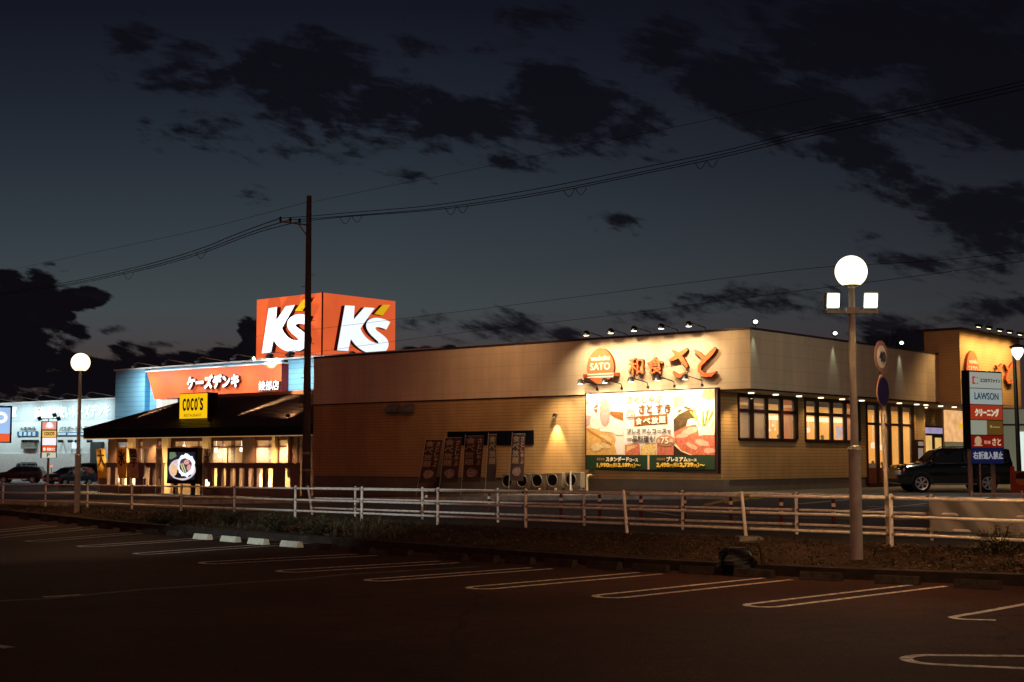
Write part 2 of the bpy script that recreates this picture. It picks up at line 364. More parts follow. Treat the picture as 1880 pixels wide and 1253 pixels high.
#@@SECTIONS@@
# ============================================================ GROUND
def kerbY(x):
    K = [(-60, 106), (-16, 44.5), (-9.4, 35.2), (-5.6, 30.7), (-2.7, 27.5), (-.87, 25.5), (.5, 23.9), (1.4, 23.0), (3.3, 21.4), (5, 20.3), (7, 19.3), (12, 14.5), (60, -30)]
    for (xa, ya), (xb, yb) in zip(K, K[1:]):
        if x <= xb or xb == 60: return ya + (yb - ya) * (x - xa) / (xb - xa)
def asphalt(name, base, warm=0, stain=.35, rough=.85, grain=.35, cracks=True, spec=.35, tint=None):
    m = bpy.data.materials.new(name); m.use_nodes = True; t = m.node_tree; p = t.nodes['Principled BSDF']
    g = t.nodes.new('ShaderNodeNewGeometry')
    def nz_(s, d=6, r=.6):
        n = t.nodes.new('ShaderNodeTexNoise'); n.inputs['Scale'].default_value = s; n.inputs['Detail'].default_value = d; n.inputs['Roughness'].default_value = r
        t.links.new(g.outputs['Position'], n.inputs['Vector']); return n.outputs[0]
    def mm(op, a, b):
        n = t.nodes.new('ShaderNodeMath'); n.operation = op
        for i, x in enumerate((a, b)):
            if isinstance(x, (int, float)): n.inputs[i].default_value = x
            else: t.links.new(x, n.inputs[i])
        return n.outputs[0]
    big = nz_(.25, 5); fine = nz_(17, 8, .9); mid = nz_(3, 6)
    f = mm('ADD', mm('MULTIPLY', mm('SUBTRACT', big, .5), stain * 2.2), mm('ADD', mm('MULTIPLY', mm('SUBTRACT', fine, .5), grain * 3), mm('MULTIPLY', mm('SUBTRACT', mid, .5), stain)))
    f = mm('MAXIMUM', mm('ADD', f, 1), .25)
    if cracks:
        v = t.nodes.new('ShaderNodeTexVoronoi'); v.feature = 'DISTANCE_TO_EDGE'; v.inputs['Scale'].default_value = .16
        w = t.nodes.new('ShaderNodeVectorMath'); w.operation = 'ADD'; t.links.new(g.outputs['Position'], w.inputs[0])
        n = t.nodes.new('ShaderNodeTexNoise'); n.inputs['Scale'].default_value = .8; n.inputs['Detail'].default_value = 5; t.links.new(g.outputs['Position'], n.inputs['Vector'])
        t.links.new(n.outputs[1], w.inputs[1]); t.links.new(w.outputs[0], v.inputs['Vector'])
        f = mm('MULTIPLY', f, mm('ADD', .72, mm('MULTIPLY', mm('GREATER_THAN', v.outputs[0], .006), .28)))
    agg = nz_(34, 2, .4); sp_ = mm('MULTIPLY', mm('GREATER_THAN', agg, .66), 1.9 * grain); f = mm('ADD', f, sp_)
    vm = t.nodes.new('ShaderNodeVectorMath'); vm.operation = 'SCALE'; vm.inputs[0].default_value = tint or (base * (1 + warm), base, base * (1 - warm)); t.links.new(f, vm.inputs[3])
    t.links.new(vm.outputs[0], p.inputs['Base Color']); p.inputs['Roughness'].default_value = rough; p.inputs['Specular IOR Level'].default_value = spec
    b = t.nodes.new('ShaderNodeBump'); b.inputs['Strength'].default_value = .6; b.inputs['Distance'].default_value = .01; t.links.new(fine, b.inputs['Height']); t.links.new(b.outputs[0], p.inputs['Normal'])
    return m
M_LOT = asphalt('lot_asphalt', .026, .66, spec=.06, tint=(.046, .0205, .0155),  stain=.8, grain=.75); M_ROAD = asphalt('road_asphalt', .11, .0, stain=.25); M_WALK = asphalt('walk_asphalt', .03, .2, cracks=False)
M_SOIL = asphalt('soil', .034, .45, spec=.05, tint=(.046, .029, .021),  stain=.9, rough=.95, grain=1.1, cracks=False)
M_CONC = mat('concrete', (.24, .23, .21), .85, var=.3, vs=7, bump=.4)
M_KERB = mat('kerb_concrete', (.032, .025, .022), .9, var=.45, vs=5, bump=.5)

XS = [-62] + [-60 + i * 2 for i in range(19)] + [-23 + i * .5 for i in range(84)] + [20 + 2.5 * i for i in range(1, 20)]
def sheet(name, rows, m, kind='structure', zf=None):
    """rows: list of functions x -> (y, z)"""
    mb = MB(); n = len(rows)
    for x in XS:
        for r_ in rows:
            y, z = r_(x); mb.v.append(Vector((x, y, z)))
    for i in range(len(XS) - 1):
        for k in range(n - 1):
            a = i * n + k; mb.f.append([a, a + n, a + n + 1, a + 1]); mb.m.append(0)
    return tag(obj(name, mb, m, origin=(0, 0, 0)), kind=kind)
sheet('parking_lot', [lambda x: (-45, 0), lambda x: (kerbY(x) * .5 - 20, 0), lambda x: (kerbY(x), 0)], M_LOT)
KW = .16
sheet('lot_kerb', [lambda x: (kerbY(x) - .001, -.05), lambda x: (kerbY(x), .15), lambda x: (kerbY(x) + KW, .165), lambda x: (kerbY(x) + KW + .01, .05)], M_KERB)
def bankz(x, y):
    a = kerbY(x) + KW; b = fenceY(x) + .35; t = max(0, min(1, (y - a) / max(.4, b - a)))
    z = .13 + (zg(x, fenceY(x)) - .13) * sstep(0, .8, t)
    r = random.Random(int(x * 37) * 1009 + int(y * 53)); return z + r.uniform(-.035, .05) * (1 if .03 < t < .93 else 0)
def brow(k, n=16):
    def f(x):
        a = kerbY(x) + KW; b = max(fenceY(x) + .35, a + .5); y = a + (b - a) * k / n; return (y, bankz(x, y) if k < n else zg(x, y) + .004)
    return f
sheet('planting_bank', [brow(k) for k in range(17)], M_SOIL)
def backY(x): return max(fenceY(x) + .35, kerbY(x) + KW + .5)
edgeY = lambda x: 34.9 - 1.1 * x     # road edge
rowsw = [lambda x: (backY(x) - .05, zg(x, backY(x)))] + [(lambda k: (lambda x: ((lambda y: (y, zg(x, y)))(backY(x) + (edgeY(x) - backY(x)) * k / 5))))(k) for k in range(1, 6)]
sheet('sidewalk', rowsw, M_WALK)
def farrow(d): return lambda x: ((lambda y: (y, zg(x, y) - .0))(edgeY(x) + d))
sheet('road', [farrow(d) for d in (-.05, .5, 2, 4, 7, 10, 14, 18, 23, 28, 34, 40, 48, 60, 80, 120, 200, 400, 900)], M_ROAD)
# wide dark land to the horizon beyond both sides
mb = MB(); mb.box(-1500, 1500, -60, 2500, -1.3, -1.0); tag(obj('ground', mb, asphalt('land', .04, cracks=False), origin=(0, 0, 0)), kind='structure')

# painted lines of the parking bays: hairpins of thin white line
M_LINE = mat('worn_line_paint', (.58, .54, .48), .8, var=.6, vs=11, bump=.2)
def line_strip(mb, pts, w, zf=lambda x, y: .005, m=0):
    q = ribbon([(p[0], p[1]) for p in pts], [w] * len(pts)); n = len(pts)
    for i in range(n - 1):
        a, b, c, d = q[i], q[i + 1], q[2 * n - 2 - i], q[2 * n - 1 - i]
        mb.add([(x, y, zf(x, y)) for x, y in (a, b, c, d)][::-1], [(0, 1, 2, 3)], m)
def hairpin(tip, e1, e2, w=.085, extra=None):
    t = G(*tip).to_2d(); a = G(*e1).to_2d(); b = G(*e2).to_2d()
    if (a - b).length > 1e-6: pass
    d1 = (a - t).normalized(); gap = (a - b); d = ((a + b) / 2 - t).normalized(); nrm = Vector((-d.y, d.x)); hw = abs(gap.dot(nrm)) / 2; hw = max(.12, min(.3, hw))
    if (a - t).dot(nrm) < 0: a, b = b, a
    c = t + d * hw; arc = [c + nrm * hw * math.cos(k) - d * hw * math.sin(k) for k in [math.pi * i / 10 for i in range(11)]]
    return [a] + arc + [b]
HP = [((-140, 990), (60, 975), (85, 977)), ((-40, 991), (150, 977), (180, 979)), ((57, 994.5), (235, 979), (262, 981)), ((150, 1004.5), (335, 987), (365, 988.5)), ((253, 1018), (430, 996), (470, 997.5)),
      ((372, 1035), (530, 1009), (560, 1010.5)), ((515, 1050.5), (655, 1018.5), (692, 1020.5)), ((678, 1067), (808, 1031), (843, 1034)), ((868, 1081.5), (976, 1042.5), (1016, 1044.5)), ((1104, 1097.5), (1172, 1051.5), (1216, 1054))]
HP = [((-95, 984), (30, 968), (52, 969.5)), ((-150, 996), (95, 975), (130, 976.5)), ((-20, 990), (165, 978.5), (196, 980.5)), ((57, 995), (240, 978.5), (262, 980)), ((150, 1004.5), (330, 988), (345, 989)),
      ((253, 1018), (425, 996.5), (448, 998)), ((372, 1035), (560, 1007), (595, 1009.5)), ((515, 1050.5), (655, 1018), (692, 1021)), ((678, 1067), (808, 1031), (842, 1034)),
      ((868, 1081.5), (976, 1043), (1014, 1045)), ((1104, 1097.5), (1172, 1052), (1216, 1054)), ((1384, 1114), (1400, 1062), (1454, 1065))]
# each tip belongs to the pair of ends a bay further on
tips = [(253, 1018), (372, 1035), (515, 1050.5), (678, 1067), (868, 1081.5), (1104, 1097.5), (1384, 1114)]
ends = [((500, 1004), (520, 1005.2)), ((640, 1009.5), (692, 1011.5)), ((795, 1018), (840, 1021)), ((808, 1031), (842, 1034)), ((976, 1043), (1014, 1045)), ((1172, 1052), (1216, 1054)), ((1400, 1062), (1454, 1065))]
pairs = [((-60, 982), (85, 965), (105, 966.2)), ((-30, 988.5), (150, 969.5), (175, 971)), ((57, 995), (240, 978.5), (262, 980)), ((150, 1004.5), (425, 985), (448, 986.5)), ((253, 1018), (555, 995.5), (585, 997)),
         ((372, 1035), (655, 1018), (692, 1020.5)), ((515, 1050.5), (808, 1031), (842, 1034)), ((678, 1067), (976, 1043), (1014, 1045)), ((868, 1081.5), (1172, 1052), (1216, 1054.5)),
         ((1104, 1097.5), (1402, 1062), (1454, 1065)), ((1384, 1114.5), (1680, 1074), (1737, 1077))]
for tip, e1, e2 in pairs:
    mb = MB(); line_strip(mb, hairpin(tip, e1, e2) if tip[0] != 1741 else hairpin(tip, e1, e2)[:-1][:9] + [G(1765, 1139.5).to_2d(), G(1827, 1140).to_2d()] if False else hairpin(tip, e1, e2), .098); tag(obj('bay_marking', mb, M_LINE, origin=(0, 0, 0)), kind='structure')
mb = MB(); line_strip(mb, [G(*p) for p in ((2000, 1087), (1880, 1110.5), (1790, 1127), (1760, 1131.5), (1748, 1134.5), (1757, 1137), (1775, 1138.3), (1828, 1139.5))], .1); tag(obj('bay_marking', mb, M_LINE, origin=(0, 0, 0)), kind='structure')
mb = MB(); line_strip(mb, hairpin((1663, 1211), (2100, 1208), (2100, 1238), w=.085), .11); tag(obj('bay_marking', mb, M_LINE, origin=(0, 0, 0)), kind='structure')
# faint worn seam across the lot and a small bright patch on it
mb = MB(); line_strip(mb, [G(x, y) for x, y in ((0, 1104), (85, 1100), (250, 1084), (560, 1063), (640, 1055), (880, 1041))], .16, lambda x, y: .004)
tag(obj('lot_seam_marking', mb, mat('seam_paint', (.085, .08, .075), .85, var=.6, vs=5), origin=(0, 0, 0)), kind='structure')
mb = MB(); line_strip(mb, [G(x, y) for x, y in ((80, 1097.5), (150, 1093.5))], .16, lambda x, y: .008); line_strip(mb, [G(x, y) for x, y in ((-20, 1186), (18, 1191))], .12, lambda x, y: .008)
tag(obj('lot_patch_marking', mb, mat('patch_paint', (.36, .32, .28), .8, var=.4, vs=14), origin=(0, 0, 0)), kind='structure')

# road edge: low kerb lip, painted arrows and lines of the driveway opposite
def on_road(px, py): p = GZ(px, py); return (p.x, p.y)
zr = lambda x, y: zg(x, y) + .006
mb = MB()
for i in range(60):
    x0, x1 = -40 + i, -39 + i
    pts = [Vector((x, edgeY(x) + dd, zg(x, edgeY(x)) + h)) for x in (x0, x1) for dd, h in ((-.1, 0), (-.1, .05), (.1, .05), (.1, 0))]
    mb.add(pts, [(0, 4, 5, 1), (1, 5, 6, 2), (2, 6, 7, 3)])
tag(obj('road_kerb', mb, mat('edge_kerb', (.2, .19, .17), .8, var=.4, vs=6), origin=(0, 0, 0)), kind='structure')
M_RP = mat('road_paint', (.62, .60, .52), .6, var=.25, vs=4); M_RY = mat('yellow_road_paint', (.62, .42, .08), .6, var=.25, vs=4)
mb = MB()
for seg, w in ((((1465, 926), (1563, 917.5)), .28), (((1590, 931), (1700, 929.5)), .3), (((1640, 955), (1700, 953)), .35), (((1160, 935), (1250, 948)), .15), (((1250, 945), (1340, 947.5)), .15), (((1325, 949.5), (1560, 953)), .2), (((1590, 937), (1700, 925)), .2)):
    line_strip(mb, [on_road(*p) for p in seg], w, zr)
tag(obj('road_marking', mb, M_RP, origin=(0, 0, 0)), kind='structure')
mb = MB()
for pts in ([(1290, 927), (1345, 912.5), (1404, 915), (1390, 917), (1350, 917), (1300, 929)], [(1328, 921), (1362, 914.5), (1375, 918), (1332, 925)]):
    pp = [on_road(*p) for p in pts]; mb.prism([(a, b) for a, b in pp], 0, .001, lambda x, y, z: Vector((x, y, zr(x, y) + z)))
tag(obj('driveway_arrow_marking', mb, M_RY, origin=(0, 0, 0)), kind='structure')
# paved forecourt of the restaurant and its kerb with a strip of soil
mb = MB()
FK = [(-30, 53.5), (-12, 52.6), (-2, 51.8), (2, 51.2), (8, 50.6)]
for (xa, ya), (xb, yb) in zip(FK, FK[1:]):
    za, zb = zg(xa, ya), zg(xb, yb)
    mb.add([(xa, ya, za - .1), (xb, yb, zb - .1), (xb, yb, zb + .16), (xa, ya, za + .16), (xb, yb + .18, zb + .16), (xa, ya + .18, za + .16), (xb, yb + .2, zb - .1), (xa, ya + .2, za - .1)], [(0, 1, 2, 3), (3, 2, 4, 5), (5, 4, 6, 7)])
tag(obj('forecourt_kerb', mb, mat('pale_kerb', (.3, .28, .24), .8, var=.3, vs=4), origin=(0, 0, 0)), kind='structure')
# ============================================================ JAPANESE RESTAURANT (long yellow and cream building)
M_FASC = mat('cream_panel', (.68, .55, .385), .75, var=.07, vs=.7, rib=('z', .62, .018, .6), seam=3.03, streak=.16, bump=.15, bs=30)
M_FASC2 = mat('cream_panel_side', (.5, .47, .42), .75, var=.07, vs=.7, rib=('z', .62, .018, .75), seam=3.03, streak=.14, bump=.15, bs=30)
M_SIDE = mat('tan_siding', (.46, .30, .135), .75, var=.09, vs=1.2, rib=('z', .152, .11, .38), seam=3.03, streak=.22)
M_SIDE2 = mat('tan_siding_wing', (.5, .33, .14), .75, var=.09, vs=1.2, rib=('z', .152, .08, .6))
M_TILE = mat('grey_brown_plinth', (.16, .14, .115), .8, var=.12, vs=2, rib=('z', .07, .2, .7))
M_DARK = paint('dark_bronze', (42, 26, 24), .5, .05); M_BLACK = paint('black_metal', (16, 15, 17), .4, .03)
M_CAP = paint('dark_cap', (60, 45, 38), .5)
M_GLASS = mat('glass_dark', (.02, .02, .02), .06, var=0, spec=.6)
WALLZ0 = .83; FZ0 = 4.69; FZ1 = 7.2; ULEN = 27.3; VL = 19.2
def onBox(u0, u1, v0, v1, z0, z1, mb, m=0):
    return mb.box(u0, u1, v0, v1, z0, z1, lambda a, b, c: Bp(a, b, c), m)
rest = thing('restaurant_building', 'long low restaurant with cream fascia over tan striped siding and dark framed corner windows', 'restaurant', Bp(8, 6, 0))
mb = MB(); onBox(0, ULEN, 0, VL, FZ0, FZ1, mb); obj('fascia', mb, M_FASC, rest)
mb = MB(); onBox(-.05, ULEN, -.05, VL, FZ1, FZ1 + .09, mb); obj('roof', mb, M_CAP, rest)
mb = MB(); onBox(-.03, ULEN, -.03, VL, FZ0 - .06, FZ0, mb); obj('fascia_trim', mb, M_DARK, rest)
# window side: pixel columns to v positions on the recessed wall
pw = PU(1.5)
def vpx(px, py=780): return pw.loc(px, py)[0]
def zpx(px, py): return pw.loc(px, py)[1]
vA0, vA1, vB0, vB1, vC0, vC1 = vpx(1354.5), vpx(1463.8), vpx(1477), vpx(1578.6), vpx(1590), vpx(1677)
zS = zpx(1354.5, 809); zC = .45; VE = VL + .2
mb = MB()
def wallv(v0, v1, z0, z1, t=.2): onBox(1.5, 1.5 + t, v0, v1, z0, z1, mb)
onBox(1.5, ULEN, .01, .25, WALLZ0, FZ0 - .06, mb)            # long left wall
wallv(.26, vA0, WALLZ0, FZ0 - .06); wallv(vA0, vC0, WALLZ0, zS); wallv(vA1, vB0, zS, FZ0 - .06); wallv(vB1, vC0, zS, FZ0 - .06)
obj('siding_wall', mb, M_SIDE, rest)
mb = MB(); wallv(vC1, vC1 + .5, .3, FZ0 - .06); obj('pillar', mb, M_SIDE, rest)
mb = MB(); onBox(1.42, ULEN, .06, .5, -.6, WALLZ0, mb); obj('plinth', mb, M_TILE, rest)
mb = MB(); onBox(1.56, 1.9, .5, vC0, -.3, WALLZ0, mb); obj('plinth', mb, M_TILE, rest)
mb = MB(); onBox(.02, 1.5, .02, VE, FZ0 - .1, FZ0 - .06, mb); obj('soffit', mb, mat('soffit', (.33, .25, .16), .7, var=.05), rest)
# windows
def window(v0, v1, z0, z1, mull, trans, name='window', frame_w=.16):
    mb = MB(); t0, t1 = 1.44, 1.62
    onBox(t0, t1, v0, v0 + frame_w * .6, z0, z1, mb); onBox(t0, t1, v1 - frame_w * 1.6, v1, z0, z1, mb)
    onBox(t0 + .004, t1, v0 + frame_w * .6, v1 - frame_w * 1.6, z1 - .16, z1, mb); onBox(t0 - .03, t1, v0 + frame_w * .6, v1 - frame_w * 1.6, z0 - .12, z0 + .02, mb)
    for a, b in mull: onBox(t0 + .02, t1 - .02, a, b, z0 + .02, z1 - .16, mb)
    for a, b in trans: onBox(t0 + .035, t1 - .03, v0 + frame_w * .6, v1 - frame_w * 1.6, a, b, mb)
    w = obj(name, mb, M_DARK, rest)
    mb = MB(); onBox(1.53, 1.54, v0 + .02, v1 - .02, z0, z1 - .02, mb); obj('pane', mb, mat('clear_glass', (1, 1, 1), .02, var=0, alpha=.22, spec=.5), w)
    return w
zt = zpx(1354.5, 718)
window(vA0, vA1, zS + .1, FZ0 - .1, [(vpx(1377.5), vpx(1383.3)), (vpx(1406), vpx(1410)), (vpx(1432.5), vpx(1437.5))], [(zpx(1380, 757.8), zpx(1380, 751.5))])
window(vB0, vB1, zS + .1, FZ0 - .1, [(vpx(1498.5), vpx(1503)), (vpx(1525), vpx(1529)), (vpx(1550), vpx(1554))], [(zpx(1500, 764), zpx(1500, 758))])
window(vC0, vC1, .5, FZ0 - .1, [(vpx(1608.6), vpx(1613.2)), (vpx(1630), vpx(1635)), (vpx(1651.7), vpx(1656.5))], [(zpx(1630, 782), zpx(1630, 777.5))], 'tall_window')
mb = MB(); onBox(1.5, 1.56, vC0 + .1, vC1 - .1, .3, zpx(1630, 859), mb); obj('kick_panel', mb, paint('brown_panel', (110, 52, 34), .6), rest)
# blinds behind the first two columns of the corner window
mb = MB(); onBox(1.7, 1.74, vA0 + .1, vpx(1410), zS + .1, FZ0 - .2, mb); obj('roller_blind', mb, mat('blind', (.5, .36, .22), .8, em=(.30, .12, .045), es=.35, var=.16, vs=2), rest)
for xx_ in (1461, 1577): mb = MB(); onBox(1.75, 2.25, vpx(xx_), vpx(xx_ + 2), zS - .3, FZ0 - .15, mb); obj('partition_wall', mb, mat('red_partition', (.4, .12, .05), .7, em=(.42, .12, .035), es=.55, var=.16, vs=1.5), rest)
# interior: wall and ceiling glow in place of room light; cove strip, seats, lamps
M_INT = mat('glowing_interior_wall', (.5, .3, .1), .8, em=(.80, .34, .055), es=1.3, var=.22, vs=.8)
mb = MB(); onBox(5.2, 5.3, .5, VL, -.1, 4.2, mb); onBox(1.62, 5.2, .3, .4, .2, 4.2, mb); onBox(1.7, 5.2, vC1 + .15, vC1 + .3, -.1, 4.2, mb); obj('interior_wall', mb, M_INT, rest)
mb = MB(); onBox(1.62, 5.2, .4, VL, 4.1, 4.2, mb); obj('ceiling', mb, mat('glowing_ceiling', (.6, .4, .2), .8, em=(.75, .36, .08), es=.9, var=.2, vs=.8), rest)
mb = MB(); onBox(1.62, 5.2, .4, VL, .25, .3, mb); obj('floor', mb, paint('wood_floor', (120, 70, 40)), rest)
mb = MB(); onBox(4.9, 5.19, .5, VL - 1, PU(4.9).loc(1420, 771)[1], PU(4.9).loc(1420, 763)[1], mb); obj('cove_light', mb, glow('cove_glow', (255, 236, 190), 1.7), rest)
M_SEAT = paint('dark_red_seat', (70, 28, 22))
for i in range(7):
    mb = MB(); v = 3.2 + i * 2.1; onBox(2.5, 2.62, v, v + 1.3, .3, 1.5, mb); onBox(2.62, 3.1, v, v + 1.3, .3, .75, mb); obj('booth_seat', mb, M_SEAT, rest)
M_PEND = glow('pendant_glow', (255, 235, 200), 1.3)
for (px, py, s) in ((1603, 818, .17), (1497, 782, .12), (1419, 781, .07), (1413, 790, .06), (1484, 790, .13), (1617, 822, .14), (1423, 789, .05)):
    q = PU(3.2); a, b = q.loc(px, py); mb = MB(); mb.lathe([(.02, s), (s * .7, s * .6), (s * .7, -s * .8), (.02, -s)], 10, lambda x, y, z: q.pt(a + x, b + z, y)); mb.tube([q.pt(a, b + s), q.pt(a, 4.05)], .012, 5); obj('pendant_lamp', mb, M_PEND, rest)
M_HAIR = paint('dark_hair', (26, 18, 16))
for (px, py) in ((1603, 851), (1620, 853), (1665, 852), (1430, 803), (1510, 804)):
    q = PU(2.35); a, b = q.loc(px, py); z0_ = .3
    t_ = thing('person', {1603: 'seated diner behind the first tall window column', 1620: 'seated diner in the second column of the tall window', 1665: 'seated diner in the last column of the tall window', 1430: 'diner seen low in the lit pane of the corner window', 1510: 'diner seen low in the middle window with the long cove light'}[px], 'person', q.pt(a, z0_))
    prof_ = [(.001, b + .12), (.06, b + .115), (.1, b + .05), (.095, b - .03), (.06, b - .1), (.055, b - .15), (.12, b - .2), (.21, b - .27), (.23, b - .4), (.2, b - .7), (.22, b - .85), (.001, b - .86)]
    mb = MB(); mb.lathe([(r_, z_) for r_, z_ in prof_], 14, lambda x, y, z: q.pt(a + x, z, y * .7)); obj('body', mb, paint('dim_clothes', (70, 44, 34)), t_, smooth=True)
    mb = MB(); mb.lathe([(.001, b + .135), (.075, b + .125), (.115, b + .05), (.11, b + .0), (.1, b - .01)], 14, lambda x, y, z: q.pt(a + x, z, y * .7 - .012)); obj('hair', mb, M_HAIR, t_, smooth=True)
for i, v in enumerate((3.4, 7.9, 10.4, 14.3, 16.4)):
    mb = MB(); onBox(3.3, 4.4, v, v + .8, .98, 1.02, mb); onBox(3.8, 3.88, v + .36, v + .44, .3, .98, mb); obj('dining_table', mb, paint('table_wood', (150, 90, 50)), rest)
for i, v in enumerate((2.2, 5.4, 8.8, 12.2, 15.0, 17.6)):
    mb = MB(); onBox(5.12, 5.19, v, v + .9, 1.9, 2.5, mb); obj('wall_picture', mb, paint('picture_%d' % (i % 3), ((120, 60, 30), (190, 150, 110), (80, 60, 50))[i % 3], em=None), rest)
# glowing panels inside imitate the white and violet shop mirrored in the glass
q = PU(4.9); 
for (x0, y0, x1, y1) in ((1534, 783, 1578, 806), (1592, 779, 1672, 800)):
    mb = MB(); a, z1_ = q.loc(x0, y0); b, z0_ = q.loc(x1, y1); mb.box(a, b, z0_, z1_, 0, .05, q.pt); obj('shop_reflection', mb, glow('pale_violet_glow', (196, 184, 205), .9, .3, 2), rest)

for (x0, y0, x1, y1) in ((1553, 787, 1578, 800), (1596, 783, 1606, 792)):
    mb = MB(); a, z1_ = q.loc(x0, y0); b, z0_ = q.loc(x1, y1); mb.box(a, b, z0_, z1_, .06, .08, q.pt); obj('violet_reflection', mb, glow('violet_glow', (120, 88, 150), .9), rest)
# taller gabled wing on the entrance side
uz_ = lambda px, py: -PV(VL).loc(px, py)[0]
TW0 = pw.loc(1712, 760)[0] * 0 + VL; _w = PU(-1.2); tv0 = VL; tv1 = _w.loc(1872, 640)[0]; tz1 = _w.loc(1752, 604)[1]
mb = MB(); uW = uz_(1697, 640); onBox(-1.2, uW, VL, tv1, FZ0, tz1, mb); obj('wing_upper_wall', mb, M_SIDE2, rest)
mb = MB(); onBox(-1.35, uW + .5, VL - .1, tv1 + .2, tz1, tz1 + .12, mb); obj('wing_roof', mb, M_CAP, rest)
mb = MB(); onBox(-1.19, uW + 2, VL + .01, tv1, FZ0 - .12, FZ0 - .001, mb); obj('wing_soffit', mb, mat('soffit', None), rest)
mb = MB(); onBox(2.8, 3.0, VL - .4, tv1 + 5, .1, FZ0 - .12, mb); obj('entrance_wall', mb, M_SIDE, rest)
mb = MB(); mb.lathe([(.42, .2), (.42, FZ0 - .1)], 20, lambda x, y, z: Bp(1.75 + x, vpx(1687) + .35 + y, z)); obj('round_pillar', mb, mat('ochre_plaster', (.55, .4, .2), .8, var=.06), rest, smooth=True)
# entrance door, menu case
qe = PU(2.78)
def pane_px(pl, x0, y0, x1, y1, c0, c1, mb, m=0):
    a, z1_ = pl.loc(x0, y0, c1); b, z0_ = pl.loc(x1, y1, c1); mb.box(min(a, b), max(a, b), z0_, z1_, c0, c1, pl.pt, m)
mb = MB(); pane_px(qe, 1697, 782, 1733, 880, 0, .05, mb); d = obj('entrance_door', mb, M_DARK, rest)
mb = MB(); pane_px(qe, 1699, 785, 1730.5, 797, .06, .08, mb); obj('transom_light', mb, glow('lilac_glow', (165, 150, 190), .8, .3, 2), d)
mb = MB(); pane_px(qe, 1699, 800, 1712.5, 870, .06, .08, mb); pane_px(qe, 1717, 804, 1730, 870, .06, .08, mb); obj('door_glass', mb, glow('door_glow', (235, 190, 110), .8, .3, 2), d)
# downlights in the soffits
M_DL = glow('downlight_glow', (255, 232, 190), 2.5)
q = PU(.75)
def soffit_v(px, py, u):
    best = None
    d = ray(px, py); t = (FZ0 - .115 - HC) / d.z; p = CAMP + d * t - C0; return p.dot(U), p.dot(V)
for (px, py, e) in ((1379, 716.5, 1), (1424, 719.5, 1), (1467, 722.5, 1), (1507, 725.5, 1), (1546, 728.5, 1), (1582, 730.5, 1), (1651, 735, 1), (1683, 737.5, 1), (1700, 739, 1)):
    u, v = .75, PU(.75).loc(px, py)[0]
    mb = MB(); mb.lathe([(.02, 0), (.13, 0), (.13, -.05), (.02, -.05)], 12, lambda x, y, z: Bp(u + x, v + y, FZ0 - .1 + z)); obj('downlight', mb, M_DL, rest)
    spot(Bp(u, v, FZ0 - .2), Bp(u + .45, v, 0), 80, WARM, 120, .8, .06)
spot(Bp(.7, .35, FZ0 - .25), Bp(1.6, .75, 1.4), 280, (1, .66, .3), 75, 1, .06)
for (u, v) in ((.6, VL + 1.6), (.6, VL + 3.4), (.6, VL + 5.2), (2.1, VL + 1.2), (2.1, VL + 3.0)):
    mb = MB(); mb.lathe([(.02, 0), (.13, 0), (.13, -.05), (.02, -.05)], 12, lambda x, y, z: Bp(u + x, v + y, FZ0 - .12 + z)); obj('downlight', mb, M_DL, rest)
    spot(Bp(u, v, FZ0 - .25), Bp(u + .6, v, 0), 90, WARM, 125, .8, .06)

# arm spotlights: one built, the others copied
def make_arm_light(label, s=1.0, reach=.75, rise=.42):
    """stands at the wall; arm goes out along local -y and sideways, head hangs at its end"""
    t = thing('arm_spotlight', label, 'spotlight')
    mb = MB(); mb.tube([(0, 0, 0), (0, -.06, .22 * s), (-.36 * s, -reach * s, rise * s)], .022, 6); mb.box(-.05, .05, -.04, .04, -.04, .06); obj('arm', mb, M_BLACK, t)
    mb = MB(); f = lambda x, y, z: Vector((-.4 * s + x, -reach * s + y, (rise - .07) * s + z))
    mb.lathe([(.03, .13), (.10, .10), (.16, -.08), (.15, -.1)], 12, f); obj('lamp_head', mb, M_BLACK, t, smooth=True)
    mb = MB(); mb.lathe([(.001, -.09), (.13, -.09), (.12, -.12), (.001, -.14)], 12, f); obj('lamp_lens', mb, glow('lens_glow', (255, 246, 225), 3), t)
    return t
ang = math.atan2(-V.x, V.y)   # local y axis turned onto V
def arm_row(px_list, pl, cat_label, group, energy, down, color=WARM, size=75, s=1.0, rz=None, wall_off=.02, first=None, depth=.75, push=.0):
    names = ['leftmost', 'second', 'third', 'fourth', 'fifth', 'sixth', 'seventh']
    base = first or make_arm_light('x', s)
    for i, (px, py) in enumerate(px_list):
        a, b = pl.loc(px, py); p = pl.pt(a, b, wall_off); lab = cat_label % names[i]
        o = base if (i == 0 and first is None) else dup(base, p, rz)
        o.location = p; o.rotation_euler = (0, 0, rz); WL[o.name] = p
        o['label'] = lab; o['group'] = group; o['category'] = 'spotlight'
        m_ = Matrix.Rotation(rz, 4, 'Z'); h = p + (m_ @ Vector((-.4 * s, -depth * s, .22 * s)))
        h = h + pl.n * .55 + Z * .25
        if energy: spot(h, h + Vector((0, 0, -down)) - pl.n * (depth * s + push + .2), energy, color, size, 1, .07)
    return base
p0 = PV(0)
top = [(1105, 627), (1150, 623), (1193, 619), (1243, 615), (1294, 611)]
arm0 = arm_row(top, PV(.0), '%s lit arm spotlight on the roof edge above the orange restaurant lettering', 'arm spotlights above the restaurant lettering', 640, 3.2, color=(1, .74, .44), rz=ang, size=116, wall_off=-.1)
low = [(1097, 716), (1142, 714), (1190, 712), (1239, 710), (1290, 708)]
arm_row(low, PV(0), '%s dark arm spotlight reaching over the top of the shabu billboard', 'arm spotlights above the shabu billboard', 480, 3.4, color=(1, .78, .5), rz=ang, size=140, first=arm0)
